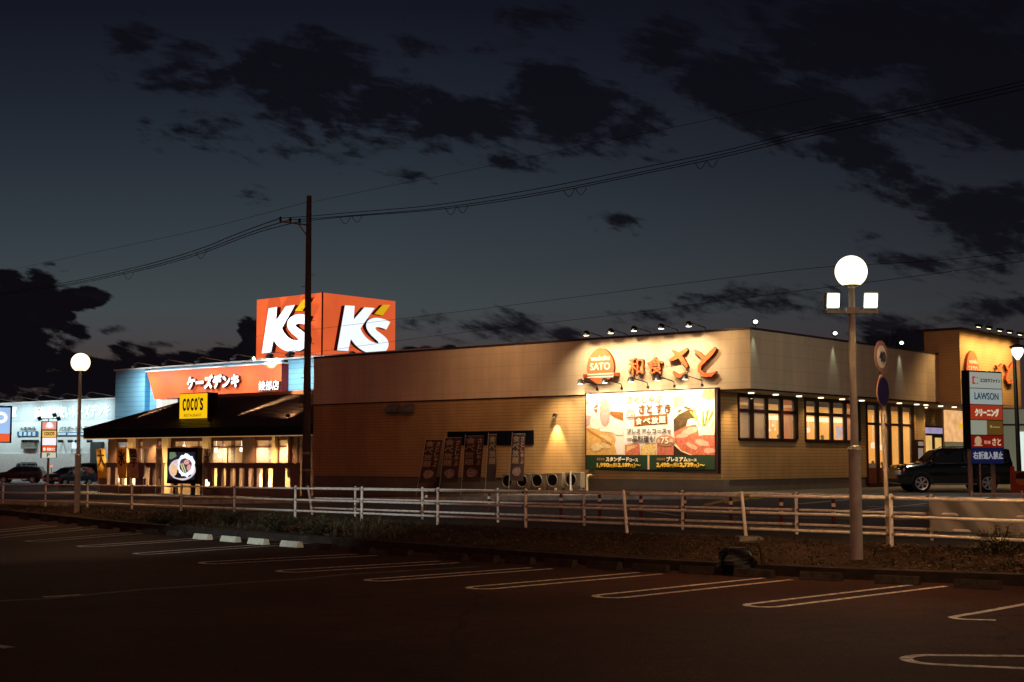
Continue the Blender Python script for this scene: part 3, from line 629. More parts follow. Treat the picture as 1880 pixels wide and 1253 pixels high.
for u_, s_, e_ in ((9.4, 1, 480), (2.6, -1, 900), (3.4, -1, 900)):  # extra bodiless throw lights added to brighten the siding beside the billboard
    h = Bp(u_, -1.2, 5.15); spot(h, Bp(u_ + 1.3 * s_, .05, 2.4), e_, (1, .72, .38), 80, 1, .1)
h = Bp(12.6, -5.2, 9.2); spot(h, Bp(14.0, .05, 6.2), 620, (1, .56, .28), 96, 1, .4)  # added light without a lamp, washing the left part of the fascia
h = Bp(1.5, -1.7, 7.5); spot(h, Bp(.8, .05, 5.6), 190, (1, .66, .34), 110, 1, .1)  # bodiless light added to brighten the fascia at the corner
# single wall light between the small high window and the billboard
def wall_light(pl, px, py, label, e=30, tilt=0):
    a, b = pl.loc(px, py); t = thing('wall_downlight', label, 'wall light', pl.pt(a, b, 0))
    f = lambda x, y, z: pl.pt(a + x, b + z, .22 + y)
    mb = MB(); mb.tube([pl.pt(a, b + .05, 0), pl.pt(a, b + .05, .22)], .02, 6); mb.lathe([(.02, .12), (.08, .1), (.1, -.06)], 12, f); obj('lamp_head', mb, M_BLACK, t, smooth=True)
    mb = MB(); mb.lathe([(.001, -.04), (.085, -.05), (.001, -.07)], 12, f); obj('lamp_lens', mb, M_DL, t)
    spot(pl.pt(a, b - .1, .24), pl.pt(a, b - 2.2, .05), e, WARM, 62, .8, .04)
wall_light(PV(.01), 1023, 764, 'small wall downlight washing the siding beside the billboard', 800)
wall_light(PU(1.5), 1372, 730, 'small lit spotlight hanging in the first pane of the corner window', 22)
wall_light(PU(2.8), 1713, 748, 'small spotlight on the entrance wall above the door', 22)
wall_light(PU(2.8), 1768, 750, 'small spotlight above the glowing food poster by the entrance', 22)
# small high window, roof vents hoods on the long wall
mb = MB(); pane_px(p0, 821, 793, 979, 817, -.2, .04, mb); tag(obj('strip_window', mb, mat('dark_strip', (.006, .007, .012), .25, var=0)), 'long dark strip window high on the striped wall behind the banner flags', 'window')
for i, (x0, x1) in enumerate(((713, 735), (740, 762))):
    a, z1_ = p0.loc(x0, 743); b, z0_ = p0.loc(x1, 757); t = thing('vent_hood', ['left', 'right'][i] + ' of the two small metal vent hoods high on the long wall', 'vent hood', p0.pt((a + b) / 2, z0_, 0), 'vent hoods on the long wall')
    mb = MB(); mb.add([p0.pt(a, z1_, 0), p0.pt(b, z1_, 0), p0.pt(a, z0_ + .12, .35), p0.pt(b, z0_ + .12, .35), p0.pt(a, z0_, 0), p0.pt(b, z0_, 0), p0.pt(a, z0_, .35), p0.pt(b, z0_, .35)], [(0, 1, 3, 2), (2, 3, 7, 6), (0, 2, 6, 4), (1, 5, 7, 3), (4, 6, 7, 5)]); obj('hood', mb, mat('galvanised', (.35, .33, .31), .4, metal=.7, var=.2), t)

# lettering on the fascia
M_ORG = mat('orange_letter', (.70, .17, .06), .5, var=.05, em=(.7, .16, .05), es=.16); M_ORGS = paint('orange_side', (120, 46, 24))
M_WHT = mat('white_letter', (.8, .76, .68), .5, var=.03)
zz = zoomed(1040, 580, 3.917)
def emblem(pl, cx, cy, rx, ry, name_label):
    t = thing('egg_emblem', name_label, 'emblem', pl.hit(cx, cy + ry))
    a, b = pl.loc(cx, cy); hw = abs(pl.loc(cx + rx, cy)[0] - a); hh = abs(pl.loc(cx, cy - ry)[1] - b)
    mb = MB(); n = 40; pts = []
    for k in range(n):
        w = 2 * math.pi * k / n; y = math.sin(w); pts.append((a + hw * math.cos(w) * (1 - .10 * y), b + hh * y))
    mb.prism(pts, .02, .16, pl.pt, 0, 1); obj('egg_plate', mb, [M_ORG, M_ORGS], t)
    mb = MB(); mb.box(a - hw * 1.32, a + hw * 1.32, b - hh * .62, b - hh * .42, .04, .13, pl.pt); obj('chopsticks', mb, paint('dark_orange', (170, 70, 30)), t)
    mb = MB()
    for k in (0, 1): mb.box(a - hw * .98, a + hw * .98, b - hh * (.50 + .16 * k), b - hh * (.42 + .16 * k), .165, .175, pl.pt)
    obj('stripe', mb, M_WHT, t)
    mb = MB(); put_text(mb, 'washoku', pl.pt, a - hw * .7, b + hh * .30, a + hw * .7, b + hh * .58, .17, bold=.012); put_text(mb, 'SATO', pl.pt, a - hw * .75, b - hh * .24, a + hw * .75, b + hh * .18, .17, bold=.014)
    obj('lettering', mb, M_WHT, t)
    return t
emblem(p0, 1105.8, 672.5, 24.8, 32.5, 'orange egg emblem with chopsticks on the brightly lit long fascia above the billboard')
def brush_sign(pl, zz, sc_, label):
    t = thing('wall_lettering', label, 'lettering', pl.hit(*zz([(750, 440)])[0]))
    for s, (x0, y0, x1, y1) in (('和', (443, 302, 553, 428)), ('食', (578, 296, 695, 420))):
        (a0, b0), (a1, b1) = zz([(x0, y0), (x1, y1)]); mb = MB(); text_px(mb, s, pl, a0, b0, a1, b1, c=.14, bold=.012, depth=.1, ms=1); obj('kanji', mb, [M_ORG, M_ORGS], t)
    mb = MB()
    k = sc_
    ribbon_px(mb, zz([(732, 322), (775, 305), (825, 270), (868, 238)]), [14 * k, 32 * k, 34 * k, 18 * k], pl, .04, .16, 0, 1)
    ribbon_px(mb, zz([(758, 250), (795, 275), (835, 320), (868, 370)]), [10 * k, 26 * k, 36 * k, 14 * k], pl, .04, .165, 0, 1)
    ribbon_px(mb, zz([(765, 402), (785, 425), (815, 436), (852, 405)]), [12 * k, 28 * k, 26 * k, 8 * k], pl, .04, .16, 0, 1)
    obj('kana', mb, [M_ORG, M_ORGS], t)
    mb = MB()
    ribbon_px(mb, zz([(915, 246), (950, 270), (985, 305), (1000, 335)]), [8 * k, 26 * k, 26 * k, 10 * k], pl, .04, .16, 0, 1)
    ribbon_px(mb, zz([(1072, 232), (1040, 268), (985, 325), (958, 360), (955, 395), (990, 425), (1040, 425), (1076, 402)]), [20 * k, 34 * k, 28 * k, 26 * k, 28 * k, 30 * k, 26 * k, 8 * k], pl, .04, .165, 0, 1)
    obj('kana', mb, [M_ORG, M_ORGS], t)
brush_sign(p0, zz, 1 / 3.917, 'orange brush style lettering on the long cream fascia above the billboard')

# billboard
bb = PV(-.24)
Zb = zoomed(1065, 700, 6.962)
t = thing('food_billboard', 'big dark framed hot pot billboard lit from above on the tan wall', 'billboard', bb.hit(1196, 870))
mb = MB(); poly_px(mb, [(1074.5, 722), (1317, 711.5), (1318, 870.5), (1074.5, 862.5)], bb, -.2, .02); obj('frame', mb, paint('billboard_frame', (38, 18, 22), .5), t)
def bb_poly(pts, name, m, c, raw=False):
    mb = MB(); poly_px(mb, Zb(pts), bb, .02, c); return obj(name, mb, m, t)
def px_poly(lst, name, m, c):
    for i, pts in enumerate(lst): mb = MB(); poly_px(mb, Zb(pts), bb, .021, c + .0012 * i); obj(name, mb, m, t)
def blob(cx, cy, rx, ry, a=0, n=20, j=0, seed=1):
    r = random.Random(seed); c, s = math.cos(R(a)), math.sin(R(a)); o = []
    for k in range(n):
        w = 2 * math.pi * k / n; q = 1 + r.uniform(-j, j); x, y = rx * q * math.cos(w), ry * q * math.sin(w); o.append((cx + x * c - y * s, cy + x * s + y * c))
    return o
pap = lambda n, c, v=.15, s=6: mat('print_' + n, tuple(x * .72 for x in s2l(c)[:3]), .55, var=v, vs=s)
px_poly([[(78, 168), (1720, 98), (1722, 945), (80, 945)]], 'poster_sheet', pap('cream', (238, 228, 214), .06, 2), .03)
px_poly([[(80, 600), (300, 600), (460, 720), (480, 944), (80, 944)]], 'noodle_picture', pap('noodle', (226, 178, 104), .22, 9), .034)
px_poly([[(80, 440), (140, 440), (120, 560), (80, 590)], [(80, 250), (115, 270), (118, 300), (80, 300)], blob(315, 400, 68, 180, 0), ], 'meat_slice', pap('pinkgrey', (205, 160, 150), .25, 12), .036)
px_poly([[(385, 385), (552, 400), (552, 510), (440, 470), (385, 430)], [(165, 350), (222, 285), (225, 335)], [(168, 360), (225, 360), (205, 415)]], 'brown_detail', pap('brown', (150, 100, 50), .25, 10), .038)
px_poly([[(130, 520), (150, 480), (230, 468), (230, 480), (165, 495), (145, 530), (150, 585), (240, 610), (240, 620), (140, 600)], [(385, 470), (550, 520), (550, 690), (460, 690), (410, 660), (250, 640), (250, 605), (385, 600)], [(450, 720), (552, 720), (552, 940), (470, 940), (440, 820), (455, 760)]], 'white_ladle', pap('white', (244, 236, 226), .05, 4), .040)
px_poly([[(80, 600), (95, 598), (405, 800), (398, 815), (80, 622)]], 'chopsticks', pap('chop', (214, 140, 70), .1), .044)
px_poly([blob(330, 740, 90, 40, 30, j=.15), blob(300, 830, 90, 30, 10, j=.2), blob(200, 850, 60, 50, 0, j=.2)], 'noodle_bundle', pap('noodle2', (240, 208, 150), .25, 14), .042)
px_poly([[(1195, 210), (1430, 140), (1500, 270), (1350, 290), (1230, 340), (1195, 330)]], 'pink_backdrop', pap('pink2', (214, 160, 140), .2, 5), .034)
px_poly([[(1195, 490), (1260, 420), (1380, 365), (1440, 360), (1480, 520), (1370, 520), (1350, 590), (1200, 660)]], 'pot_inside', pap('potdark', (86, 66, 40), .4, 7), .036)
px_poly([[(1195, 470), (1250, 410), (1360, 358), (1440, 345), (1440, 362), (1370, 372), (1262, 425), (1195, 492)], [(1195, 790), (1300, 890), (1440, 945), (1400, 945), (1290, 900), (1195, 815)]], 'pot_rim', pap('rimcream', (250, 224, 180), .1), .038)
px_poly([[(1195, 815), (1290, 900), (1400, 945), (1195, 945)]], 'pot_side', pap('potside', (60, 30, 22), .3, 9), .037)
px_poly([[(1200, 650), (1350, 580), (1480, 560), (1540, 690), (1720, 690), (1722, 945), (1440, 945), (1300, 890), (1215, 790)]], 'beef_slices', pap('beef', (206, 112, 88), .34, 10), .037)
px_poly([blob(1400, 640, 110, 45, -12, j=.16, seed=4), blob(1300, 700, 80, 28, -8, j=.2, seed=5), blob(1560, 790, 90, 40, 14, j=.2, seed=6), blob(1420, 830, 90, 30, 30, j=.2, seed=7), blob(1650, 890, 70, 40, 0, j=.2, seed=8)], 'beef_fat', pap('beeffat', (232, 178, 158), .25, 16), .040)
px_poly([blob(1440, 520, 70, 42, 0, j=.12, seed=9), [(1500, 340), (1540, 340), (1575, 690), (1520, 700), (1490, 520)], [(1600, 690), (1580, 600), (1640, 500), (1690, 520), (1680, 600), (1720, 640), (1720, 690)]], 'tofu_and_leek', pap('tofu', (244, 236, 214), .1, 8), .042)
px_poly([[(1440, 350), (1460, 345), (1530, 560), (1518, 570)], [(1560, 380), (1580, 375), (1572, 570), (1558, 575)], [(1680, 380), (1700, 390), (1610, 580), (1596, 575)], [(1620, 370), (1640, 370), (1592, 560), (1582, 560)], [(1400, 390), (1420, 380), (1500, 500), (1494, 512)]], 'greens', pap('green', (150, 168, 62), .3, 14), .045)
px_poly([[(1505, 120), (1715, 105), (1718, 330), (1640, 370), (1560, 340), (1510, 250)]], 'bowl', pap('bowl', (246, 238, 224), .06), .046)
px_poly([blob(1630, 180, 85, 70, 0, j=.15, seed=11)], 'bowl_food', pap('tan', (224, 160, 104), .35, 14), .048)
px_poly([blob(1270, 380, 25, 14, -30), blob(1370, 345, 55, 12, 12), blob(1350, 330, 15, 12, 0)], 'mushroom', pap('mush', (120, 70, 36), .2), .049)
px_poly([[(575, 815), (760, 800), (768, 944), (575, 944)], [(985, 800), (1195, 830), (1195, 944), (985, 944)]], 'side_dish_picture', pap('side', (214, 120, 96), .3, 12), .036)
px_poly([[(775, 830), (900, 790), (975, 800), (975, 944), (775, 944)], [(600, 830), (740, 815), (700, 850), (590, 900)]], 'side_dish_picture', pap('fries', (232, 196, 128), .3, 12), .038)
px_poly([[(566, 165), (1188, 140), (1188, 790), (566, 800)]], 'centre_sheet', pap('centre', (247, 243, 238), .02), .033)
px_poly([blob(643, 427, 63, 80, 0, 28)], 'round_badge', pap('lilac', (196, 165, 168), .05), .036)
px_poly([blob(1092, 762, 122, 72, 0, 32)], 'round_badge', pap('peach', (206, 146, 110), .05), .050)
px_poly([[(690, 455), (1118, 418), (1120, 545), (692, 584)]], 'brown_plaque', pap('plaque', (152, 92, 36), .1, 3), .036)
px_poly([[(80, 948), (862, 948), (862, 1132), (80, 1132)], [(886, 948), (1722, 948), (1722, 1130), (886, 1132)]], 'green_band', pap('greenband', (38, 62, 40), .08, 2), .034)
px_poly([[(862, 948), (886, 948), (886, 1130), (862, 1130)]], 'band_divider', pap('divider', (238, 200, 150), .05), .034)
M_T1 = paint('print_tan_text', (190, 132, 92)); M_T2 = paint('print_brown_text', (120, 70, 34)); M_T3 = paint('print_dark_text', (70, 52, 40)); M_TW = paint('print_white_text', (240, 228, 205)); M_TY = mat('print_yellow_text', (.8, .52, .06), .6)
def btext(items, m, name='lettering'):
    mb = MB()
    for s, x0, y0, x1, y1, b in items:
        (a0, b0), (a1, b1) = Zb([(x0, y0), (x1, y1)]); text_px(mb, s, bb, a0, b0, a1, b1, c=.054, bold=b)
    obj(name, mb, m, t)
btext([('さとしゃぶ', 595, 180, 1055, 285, .012)], M_T1)
btext([('さと', 750, 300, 925, 418, .022), ('すき', 965, 290, 1160, 412, .012)], M_T2)
btext([('食', 712, 470, 790, 560, .016), ('べ', 805, 470, 900, 545, .016), ('放', 912, 458, 1000, 548, .016), ('題', 1008, 448, 1095, 540, .014), ('120分', 592, 400, 695, 460, .006), ('全', 985, 745, 1025, 785, .004), ('75', 1032, 715, 1130, 800, .008), ('品', 1140, 745, 1185, 785, .004)], M_TW)
btext([('プレミアムコース', 595, 605, 1105, 672, .006), ('で', 1112, 625, 1160, 672, .006), ('一品料理', 595, 700, 880, 780, .006), ('も!', 890, 695, 960, 778, .006)], M_T3)
btext([('スタンダード', 330, 968, 625, 1030, .012), ('コース', 628, 990, 740, 1030, .008), ('プレミアム', 1103, 968, 1375, 1030, .012), ('コース', 1378, 992, 1490, 1030, .008)], M_TW)
btext([('税抜価格', 214, 980, 312, 1015, .0), ('税抜価格', 978, 980, 1085, 1015, .0)], M_T1)
btext([('1,990', 214, 1045, 375, 1108, .018), ('円', 378, 1065, 412, 1105, .006), ('(税込', 420, 1045, 480, 1105, .005), ('2,189', 482, 1045, 640, 1105, .018), ('円', 645, 1065, 680, 1105, .006), (')', 684, 1045, 710, 1105, .006), ('〜', 715, 1062, 775, 1085, .008),
       ('2,490', 975, 1042, 1145, 1108, .018), ('円', 1148, 1065, 1185, 1105, .006), ('(税込', 1190, 1042, 1270, 1105, .005), ('2,739', 1272, 1042, 1450, 1105, .018), ('円', 1455, 1065, 1495, 1105, .006), (')', 1500, 1042, 1525, 1105, .006), ('〜', 1530, 1062, 1592, 1085, .008)], M_TY)

# lettering on the wing, half hidden behind the tenant sign
pwing = PU(-1.22)
emblem(pwing, 1781, 679, 11.5, 34, 'orange egg emblem on the yellow lit wing, above the tenant sign')
def zw(pts): return [(1799 + (x - 443) * .098, 694 + (y - 360) * .19 - (x - 443) * .006) for x, y in pts]
brush_sign(pwing, zw, .13, 'orange brush style lettering on the yellow lit wing behind the dark lamp post')
# floodlights along the wing's eaves (warm) and the grey fascia (white)
def flood(loc, label, group, aim, energy, colr, m, size=110, r=.13):
    t = thing('roof_floodlight', label, 'floodlight', loc, group); d = (Vector(aim) - Vector(loc)).normalized()
    sd = d.cross(Z).normalized(); up = sd.cross(d); f = lambda x, y, z: Vector(loc) + Vector((0, 0, .22)) + sd * x + up * y + d * z
    mb = MB(); mb.tube([loc, Vector(loc) + Vector((0, 0, .2))], .025, 6); mb.box(-r, r, -r, r, -.1, .03, f); obj('housing', mb, M_BLACK, t)
    mb = MB(); mb.ellipse(0, 0, r * .85, r * .7, .031, .06, f, n=14); obj('lamp_lens', mb, m, t)
    if energy: spot(f(0, 0, .1) - U * .7, aim, energy, colr, size, .6, .08)
    return t
M_FL = glow('flood_warm', (255, 236, 190), 3.5); M_FLW = glow('flood_white', (225, 255, 230), 4)
nm = ['first', 'second', 'third', 'fourth', 'fifth']
for i, (px, py) in enumerate(((1797, 603), (1816, 606), (1836, 610), (1854, 613), (1873, 617))):
    q = PU(-2.05); a, b = q.loc(px, py + 4); a = max(a, VL + .5); p = q.pt(a, b); mb = None
    f_ = flood(p, '%s lit floodlight counted from the building corner, held out over the yellow wing' % nm[i], 'floodlights over the yellow wing', Bp(-1.2, a + .3, 4.6), 430, WARM, M_FL, 130)
    mb = MB(); mb.tube([p, Bp(-1.2, a, tz1 + .1)], .02, 5); obj('arm', mb, M_BLACK, f_)
for i, (px, py) in enumerate(((1388, 603), (1534, 622), (1656, 640))):
    v_ = PU(-.15).loc(px, py)[0]; p = Bp(-.12, v_, FZ1 + .1)
    flood(p, ['nearest the building corner', 'middle', 'farthest from the corner'][i] + ' of three white floodlights on the grey side fascia roof', 'white floodlights on the side roof', p + Vector((-.2, -3, .2)) * 3 - U * 2, 0, COOL, M_FLW, 120, .115)
    spot(Bp(-.2, v_, FZ1 + .16), Bp(-.02, v_, 4.4), 60, (.8, 1, .8), 40, .9, .05)
# glowing food poster by the entrance
mb = MB(); pane_px(qe, 1735, 753, 1776, 812, .0, .08, mb); t = obj('food_poster', mb, glow('poster_glow', (238, 180, 120), .95, .5, 2.5)); tag(t, 'glowing food poster on the entrance wall between the door and the tenant sign', 'poster')
mb = MB(); pane_px(qe, 1760, 778, 1776, 786, .081, .09, mb); obj('yellow_label', mb, glow('y_lab', (235, 180, 30), 1), t)
mb = MB(); pane_px(qe, 1735, 812.5, 1776, 822, .081, .09, mb); obj('price_strip', mb, glow('p_strip', (120, 112, 80), .7), t)
mb = MB(); q = PU(.6); pane_px(q, 1684, 808, 1697, 848, 0, .3, mb); t = obj('menu_case', mb, M_DARK); tag(t, 'narrow dark menu case standing by the round pillar at the entrance', 'menu case')
mb = MB(); pane_px(q, 1686, 811, 1695.5, 819, .31, .32, mb); pane_px(q, 1686, 823, 1695.5, 846, .31, .32, mb); obj('menu_sheet', mb, glow('menu_glow', (150, 130, 120), .7, .4, 9), t)
# ============================================================ ELECTRONICS STORE (pale blue and orange, far left)
KV = 22.0
k0 = PV(KV); kF = PV(KV - .75); kP = PV(KV - .5)
M_KW = mat('pale_blue_panel', (.50, .64, .68), .6, var=.05, vs=.5, rib=('z', .9, .012, .85), streak=.12, seam=4); M_KW2 = mat('pale_blue_low_panel', (.62, .72, .72), .6, var=.05, vs=.5, rib=('u', .5, .03, .85))
M_KB = mat('blue_tile', (.2, .5, .72), .45, var=.06, vs=1, rib=('z', .42, .09, .55)); M_KBS = mat('shaded_blue_tile', (.06, .30, .56), .5, var=.06, vs=1, rib=('z', .42, .09, .6))
M_KO = mat('orange_panel', (.66, .11, .03), .5, var=.05, em=(.72, .12, .035), es=.28); M_KOD = paint('dark_red_return', (110, 18, 14), .5)
M_KT = mat('white_cap', (.8, .85, .85), .4, var=.03)
def uz(px, py, pl): a, b = pl.loc(px, py); return -a, b
store = thing('electronics_store', 'far pale blue and orange floodlit electronics store behind the dark hip roofed restaurant', 'store', Bp(*uz(400, 700, k0)[:1], KV, 0))
u0 = uz(573, 700, k0)[0] - 14; uL = uz(222, 700, k0)[0]; uEnd = uz(-260, 760, k0)[0]
zT = uz(560, 659.5, k0)[1]; zLt = uz(222, 732, k0)[1]; zband = uz(150, 771, k0)[1]; zlow = uz(60, 833, k0)[1]
def kbox(name, ua, ub, va, vb, za, zb, m, par=store): mb = MB(); onBox(ua, ub, va, vb, za, zb, mb); return obj(name, mb, m, par)
kbox('front_wall', u0, uL - .01, KV, KV + 30, -1, zT, M_KB)
kbox('parapet_cap', u0 - .1, uL + .1, KV - .7, KV + .3, zT, zT + .13, M_KT)
uP = uz(267, 700, kP)[0]
kbox('blue_tower', uP, uL, KV - .5, KV - .001, -1, zT - .001, M_KBS)  # sides in a darker copy of the tile, shade put into its colour
kbox('blue_tower_face', uP + .01, uL - .01, KV - .56, KV - .501, -1, zT - .002, M_KB)
w1 = kbox('long_wall', uL, uEnd, KV + .4, KV + 20, zband, zLt, M_KW)
kbox('long_wall_lower', uL, uEnd, KV + .42, KV + 20, zlow, zband - .001, M_KW2)
kbox('wall_base', uL, uEnd, KV + .3, KV + 20, -1, zlow - .001, mat('base_panel', (.55, .6, .58), .7, var=.1))
kbox('wall_cap', uL, uEnd, KV + .2, KV + .9, zLt, zLt + .13, M_KT)
# orange fascia: tilted-sided sign band
mb = MB(); pts = [(270, 684), (517, 664.8), (517, 745), (283, 733)]
(a0, b0), (a1, b1) = kF.loc(270, 684), kF.loc(517, 665); bot = kF.loc(283, 733)
z_top = b0; mb.prism([(a0, z_top), (a1, z_top), (a1, bot[1]), (bot[0], bot[1])], -.72, 0, kF.pt, 0, 1); obj('orange_fascia', mb, [M_KO, M_KOD], store)
mb = MB(); mb.box(a0 - .1, a1 + .1, z_top, z_top + .12, -.75, .1, kF.pt); obj('fascia_cap', mb, M_KT, store)
M_KLT = mat('lit_white_letter', (.85, .88, .9), .4, var=0, em=(.82, .88, .92), es=.65); M_KLS = paint('letter_side', (90, 30, 24))
mb = MB(); text_px(mb, 'ケーズデンキ', kF, 343, 688, 439, 714, c=.3, bold=.075, depth=.28, ms=1); obj('lettering', mb, [M_KLT, M_KLS], store)
mb = MB(); text_px(mb, '綾部店', kF, 475, 699, 512, 717, c=.3, bold=.015, depth=.28, ms=1); obj('lettering', mb, [M_KLT, M_KLS], store)
kw = PV(KV + .38)
mb = MB(); text_px(mb, '新製品が安いケーズデンキ', kw, 63, 744, 201, 768, c=.04, bold=.04); text_px(mb, '在庫', kw, -20, 747, 31, 769, c=.04, bold=.04); obj('lettering', mb, mat('pale_letter', (.85, .87, .82), .5, var=0, em=(.8, .86, .84), es=.5), store)
M_KTX = paint('grey_blue_text', (110, 140, 150)); M_KTB = paint('blue_text', (20, 96, 150)); M_KD = paint('dark_grey_text', (70, 84, 90))
mb = MB(); text_px(mb, '大型商品', kw, 36, 784, 65, 791, c=.05, bold=.01); text_px(mb, 'パスポート', kw, 109, 783, 143, 792, c=.05, bold=.015); obj('lettering', mb, M_KD, store)
mb = MB(); text_px(mb, '入荷・現金特価', kw, 146, 782, 200, 790, c=.05, bold=.01); obj('lettering', mb, M_KTX, store)
def pbox(pl, x0, y0, x1, y1, c0, c1, mb):
    a, zt_ = pl.loc(x0, y0, c1); b, zb_ = pl.loc(x1, y1, c1); mb.box(a, b, min(zt_, zb_), max(zt_, zb_), c0, c1, pl.pt)
mb = MB(); pbox(kw, 31.5, 793, 69, 801, .01, .05, mb); pbox(kw, 104, 794.5, 122, 800, .01, .05, mb); pbox(kw, 122.6, 794, 142, 800, .01, .05, mb); pbox(kw, 144, 794, 165, 800, .01, .05, mb); obj('blue_panel', mb, M_KTB, store)
for b4 in [(35.2 + 8.2 * i, 793.4, 40.0 + 8.2 * i, 800.6) for i in range(4)] + [(106, 795.5, 121, 799), (124, 795.5, 141, 799), (146, 795.5, 163, 799)]:
    mb = MB(); pbox(kw, *b4, .05, .07, mb); obj('white_panel', mb, paint('panel_white', (190, 215, 225)), store)
mb = MB(); pbox(kw, 38, 813, 63, 824, .01, .3, mb); wv = obj('wall_louvre', mb, mat('louvre', (.28, .31, .28), .6, var=.1, rib=('z', .16, .3, .5)), store)
mb = MB(); pbox(kw, 132, 812, 141, 824, .01, .4, mb); obj('wall_box', mb, mat('lit_box', (.7, .8, .82), .5, em=(.7, .85, .9), es=.5), store)
mb = MB(); pbox(kw, 166, 812, 184, 905, .01, .3, mb); obj('door', mb, paint('dark_door', (60, 66, 66)), store)
# small fixtures: brackets on the wall
for x in (39, 45, 52, 61, 106, 124, 137, 159):
    mb = MB(); pbox(kw, x, 808, x + 1.6, 813, .01, .5, mb); obj('bracket', mb, M_BLACK, store)
# lit clerestory under the orange band
for i in range(4):
    mb = MB(); pbox(k0, 288 + 9.3 * i, 734, 296.3 + 9.3 * i, 762, .02, .08, mb); obj('window', mb, glow('store_window_glow', (240, 240, 228), 1.0), store)
# arm floodlights along the parapets, each lighting the wall below
def make_store_arm(label):
    t = thing('parapet_floodlight', label, 'floodlight')
    mb = MB(); mb.tube([(2.2, 0, 0), (.3, -1.3, .42), (0, -1.5, .3)], .028, 5); obj('arm', mb, paint('pale_arm', (150, 150, 140), .4), t)
    mb = MB(); f = lambda x, y, z: Vector((x, -1.5 + y * .8 - z * .6, y * .6 + z * .8 + .12)); mb.box(-.22, .22, -.16, .16, -.06, .06, f); obj('housing', mb, M_BLACK, t)
    return t
sa = make_store_arm('x'); first = True; rzk = math.atan2(-V.x, V.y)
ks = [(50, 739, 'long'), (8, 741.5, 'long'), (95, 736.5, 'long'), (141, 734.5, 'long'), (187, 732, 'long'), (-45, 744, 'long'), (273, 679, 'front'), (329, 674, 'front'), (390, 669.5, 'front'), (455, 665, 'front'), (520, 660.5, 'front'), (556, 658.5, 'front')]  # last front floodlight is added, to brighten the blue wall end
whr = ['second from the P sign side on', 'first visible beside the P sign on', 'above the tenant pole sign on', 'behind the street lamp on', 'closest to the blue tower on', 'hidden end of']
for i, (px, py, w) in enumerate(ks):
    pl = PV(KV + .3) if w == 'long' else PV(KV - .9)
    a, b = pl.loc(px, py); p = pl.pt(a, b + .1, 0)
    lab = ('arm floodlight %s the long pale wall parapet' % whr[i]) if w == 'long' else '%s arm floodlight along the cap of the orange store fascia' % (nm + ['sixth'])[i - 6]
    o = sa if first else dup(sa, p, rzk); first = False
    o.location = p; o.rotation_euler = (0, 0, rzk); tag(o, lab, 'floodlight', 'arm floodlights along the store parapet')
    l = bpy.data.lights.new('flood_light', 'AREA'); l.energy = 150 if w == 'long' else (320 if i == 6 else 190); l.size = 1.0; l.color = (.86, 1, 1) if w == 'long' else (1, .97, .92); l.shape = 'DISK'; l.spread = R(150)
    lo = bpy.data.objects.new('flood_light', l); col.objects.link(lo); lp = p + pl.n * 2.4 + Vector((0, 0, -.05)); lo.location = lp
    lo.rotation_euler = ((p + Vector((0, 0, -4.2))) - lp).to_track_quat('-Z', 'Y').to_euler()
# cube sign on the roof
CV = KV + 1.0; cF = PV(CV); uc, _ = uz(591.5, 600, cF); cS = PU(uc)
zc0 = uz(591.5, 662, cF)[1]; zc1 = uz(591.5, 537.5, cF)[1]; ucl = uz(471, 600, cF)[0]; vcr = cS.loc(725.5, 600)[0]
cube = thing('roof_cube_sign', 'large orange lit cube sign with white and yellow lettering standing on the store roof', 'sign', Bp((uc + ucl) / 2, (CV + vcr) / 2, zc0))
mb = MB(); onBox(uc, ucl, CV, vcr, zc0, zc1, mb); obj('cube_body', mb, mat('orange_lit_panel', (.66, .12, .03), .5, var=.2, vs=.35, em=(.80, .125, .035), es=.85), cube)
mb = MB(); onBox(uc - .06, uc + .03, CV - .06, CV + .03, zc0, zc1 + .05, mb); obj('corner_trim', mb, M_KOD, cube)
mb = MB(); onBox(uc - .3, ucl + .2, CV - .3, vcr, zT - .5, zc0 - .02, mb); obj('base_frame', mb, M_KT, cube)
KO = [(1183, 218), (1277, 223), (1268, 352), (1370, 236), (1468, 243), (1332, 438), (1350, 480), (1390, 530), (1440, 568), (1500, 582), (1505, 568), (1480, 545), (1420, 490), (1390, 440), (1385, 400), (1400, 365), (1440, 340), (1500, 335), (1570, 352), (1618, 378), (1580, 450), (1530, 430), (1490, 425), (1475, 432), (1482, 455), (1540, 495), (1590, 540), (1605, 590), (1590, 640), (1550, 675), (1490, 687), (1420, 680), (1340, 645), (1280, 595), (1240, 540), (1215, 655), (1108, 648)]
AP = [(1545, 212), (1618, 212), (1545, 315), (1465, 300)]
zk = zoomed(400, 520, 5.222)
def smoothp(pts, lo, hi):
    return pts
W_, H_ = vcr - CV, zc1 - zc0
def norm(pts):
    o = []
    for x, y in zk(pts):
        a, b = cS.loc(x, y); o.append(((a - CV) / W_, (b - zc0) / H_))
    return o
def chaikin(p, n=2):
    for _ in range(n):
        q = []
        for i in range(len(p)):
            o, a, b = p[i - 1], p[i], p[(i + 1) % len(p)]
            v1, v2 = (a[0] - o[0], a[1] - o[1]), (b[0] - a[0], b[1] - a[1]); l1, l2 = math.hypot(*v1), math.hypot(*v2)
            cs = (v1[0] * v2[0] + v1[1] * v2[1]) / (l1 * l2 + 1e-9)
            if cs > .72:
                q += [(a[0] - v1[0] * .25, a[1] - v1[1] * .25), (a[0] + v2[0] * .25, a[1] + v2[1] * .25)]
            else: q.append(a)
        p = q
    return p
Kn, An = chaikin(norm(KO)), norm(AP)
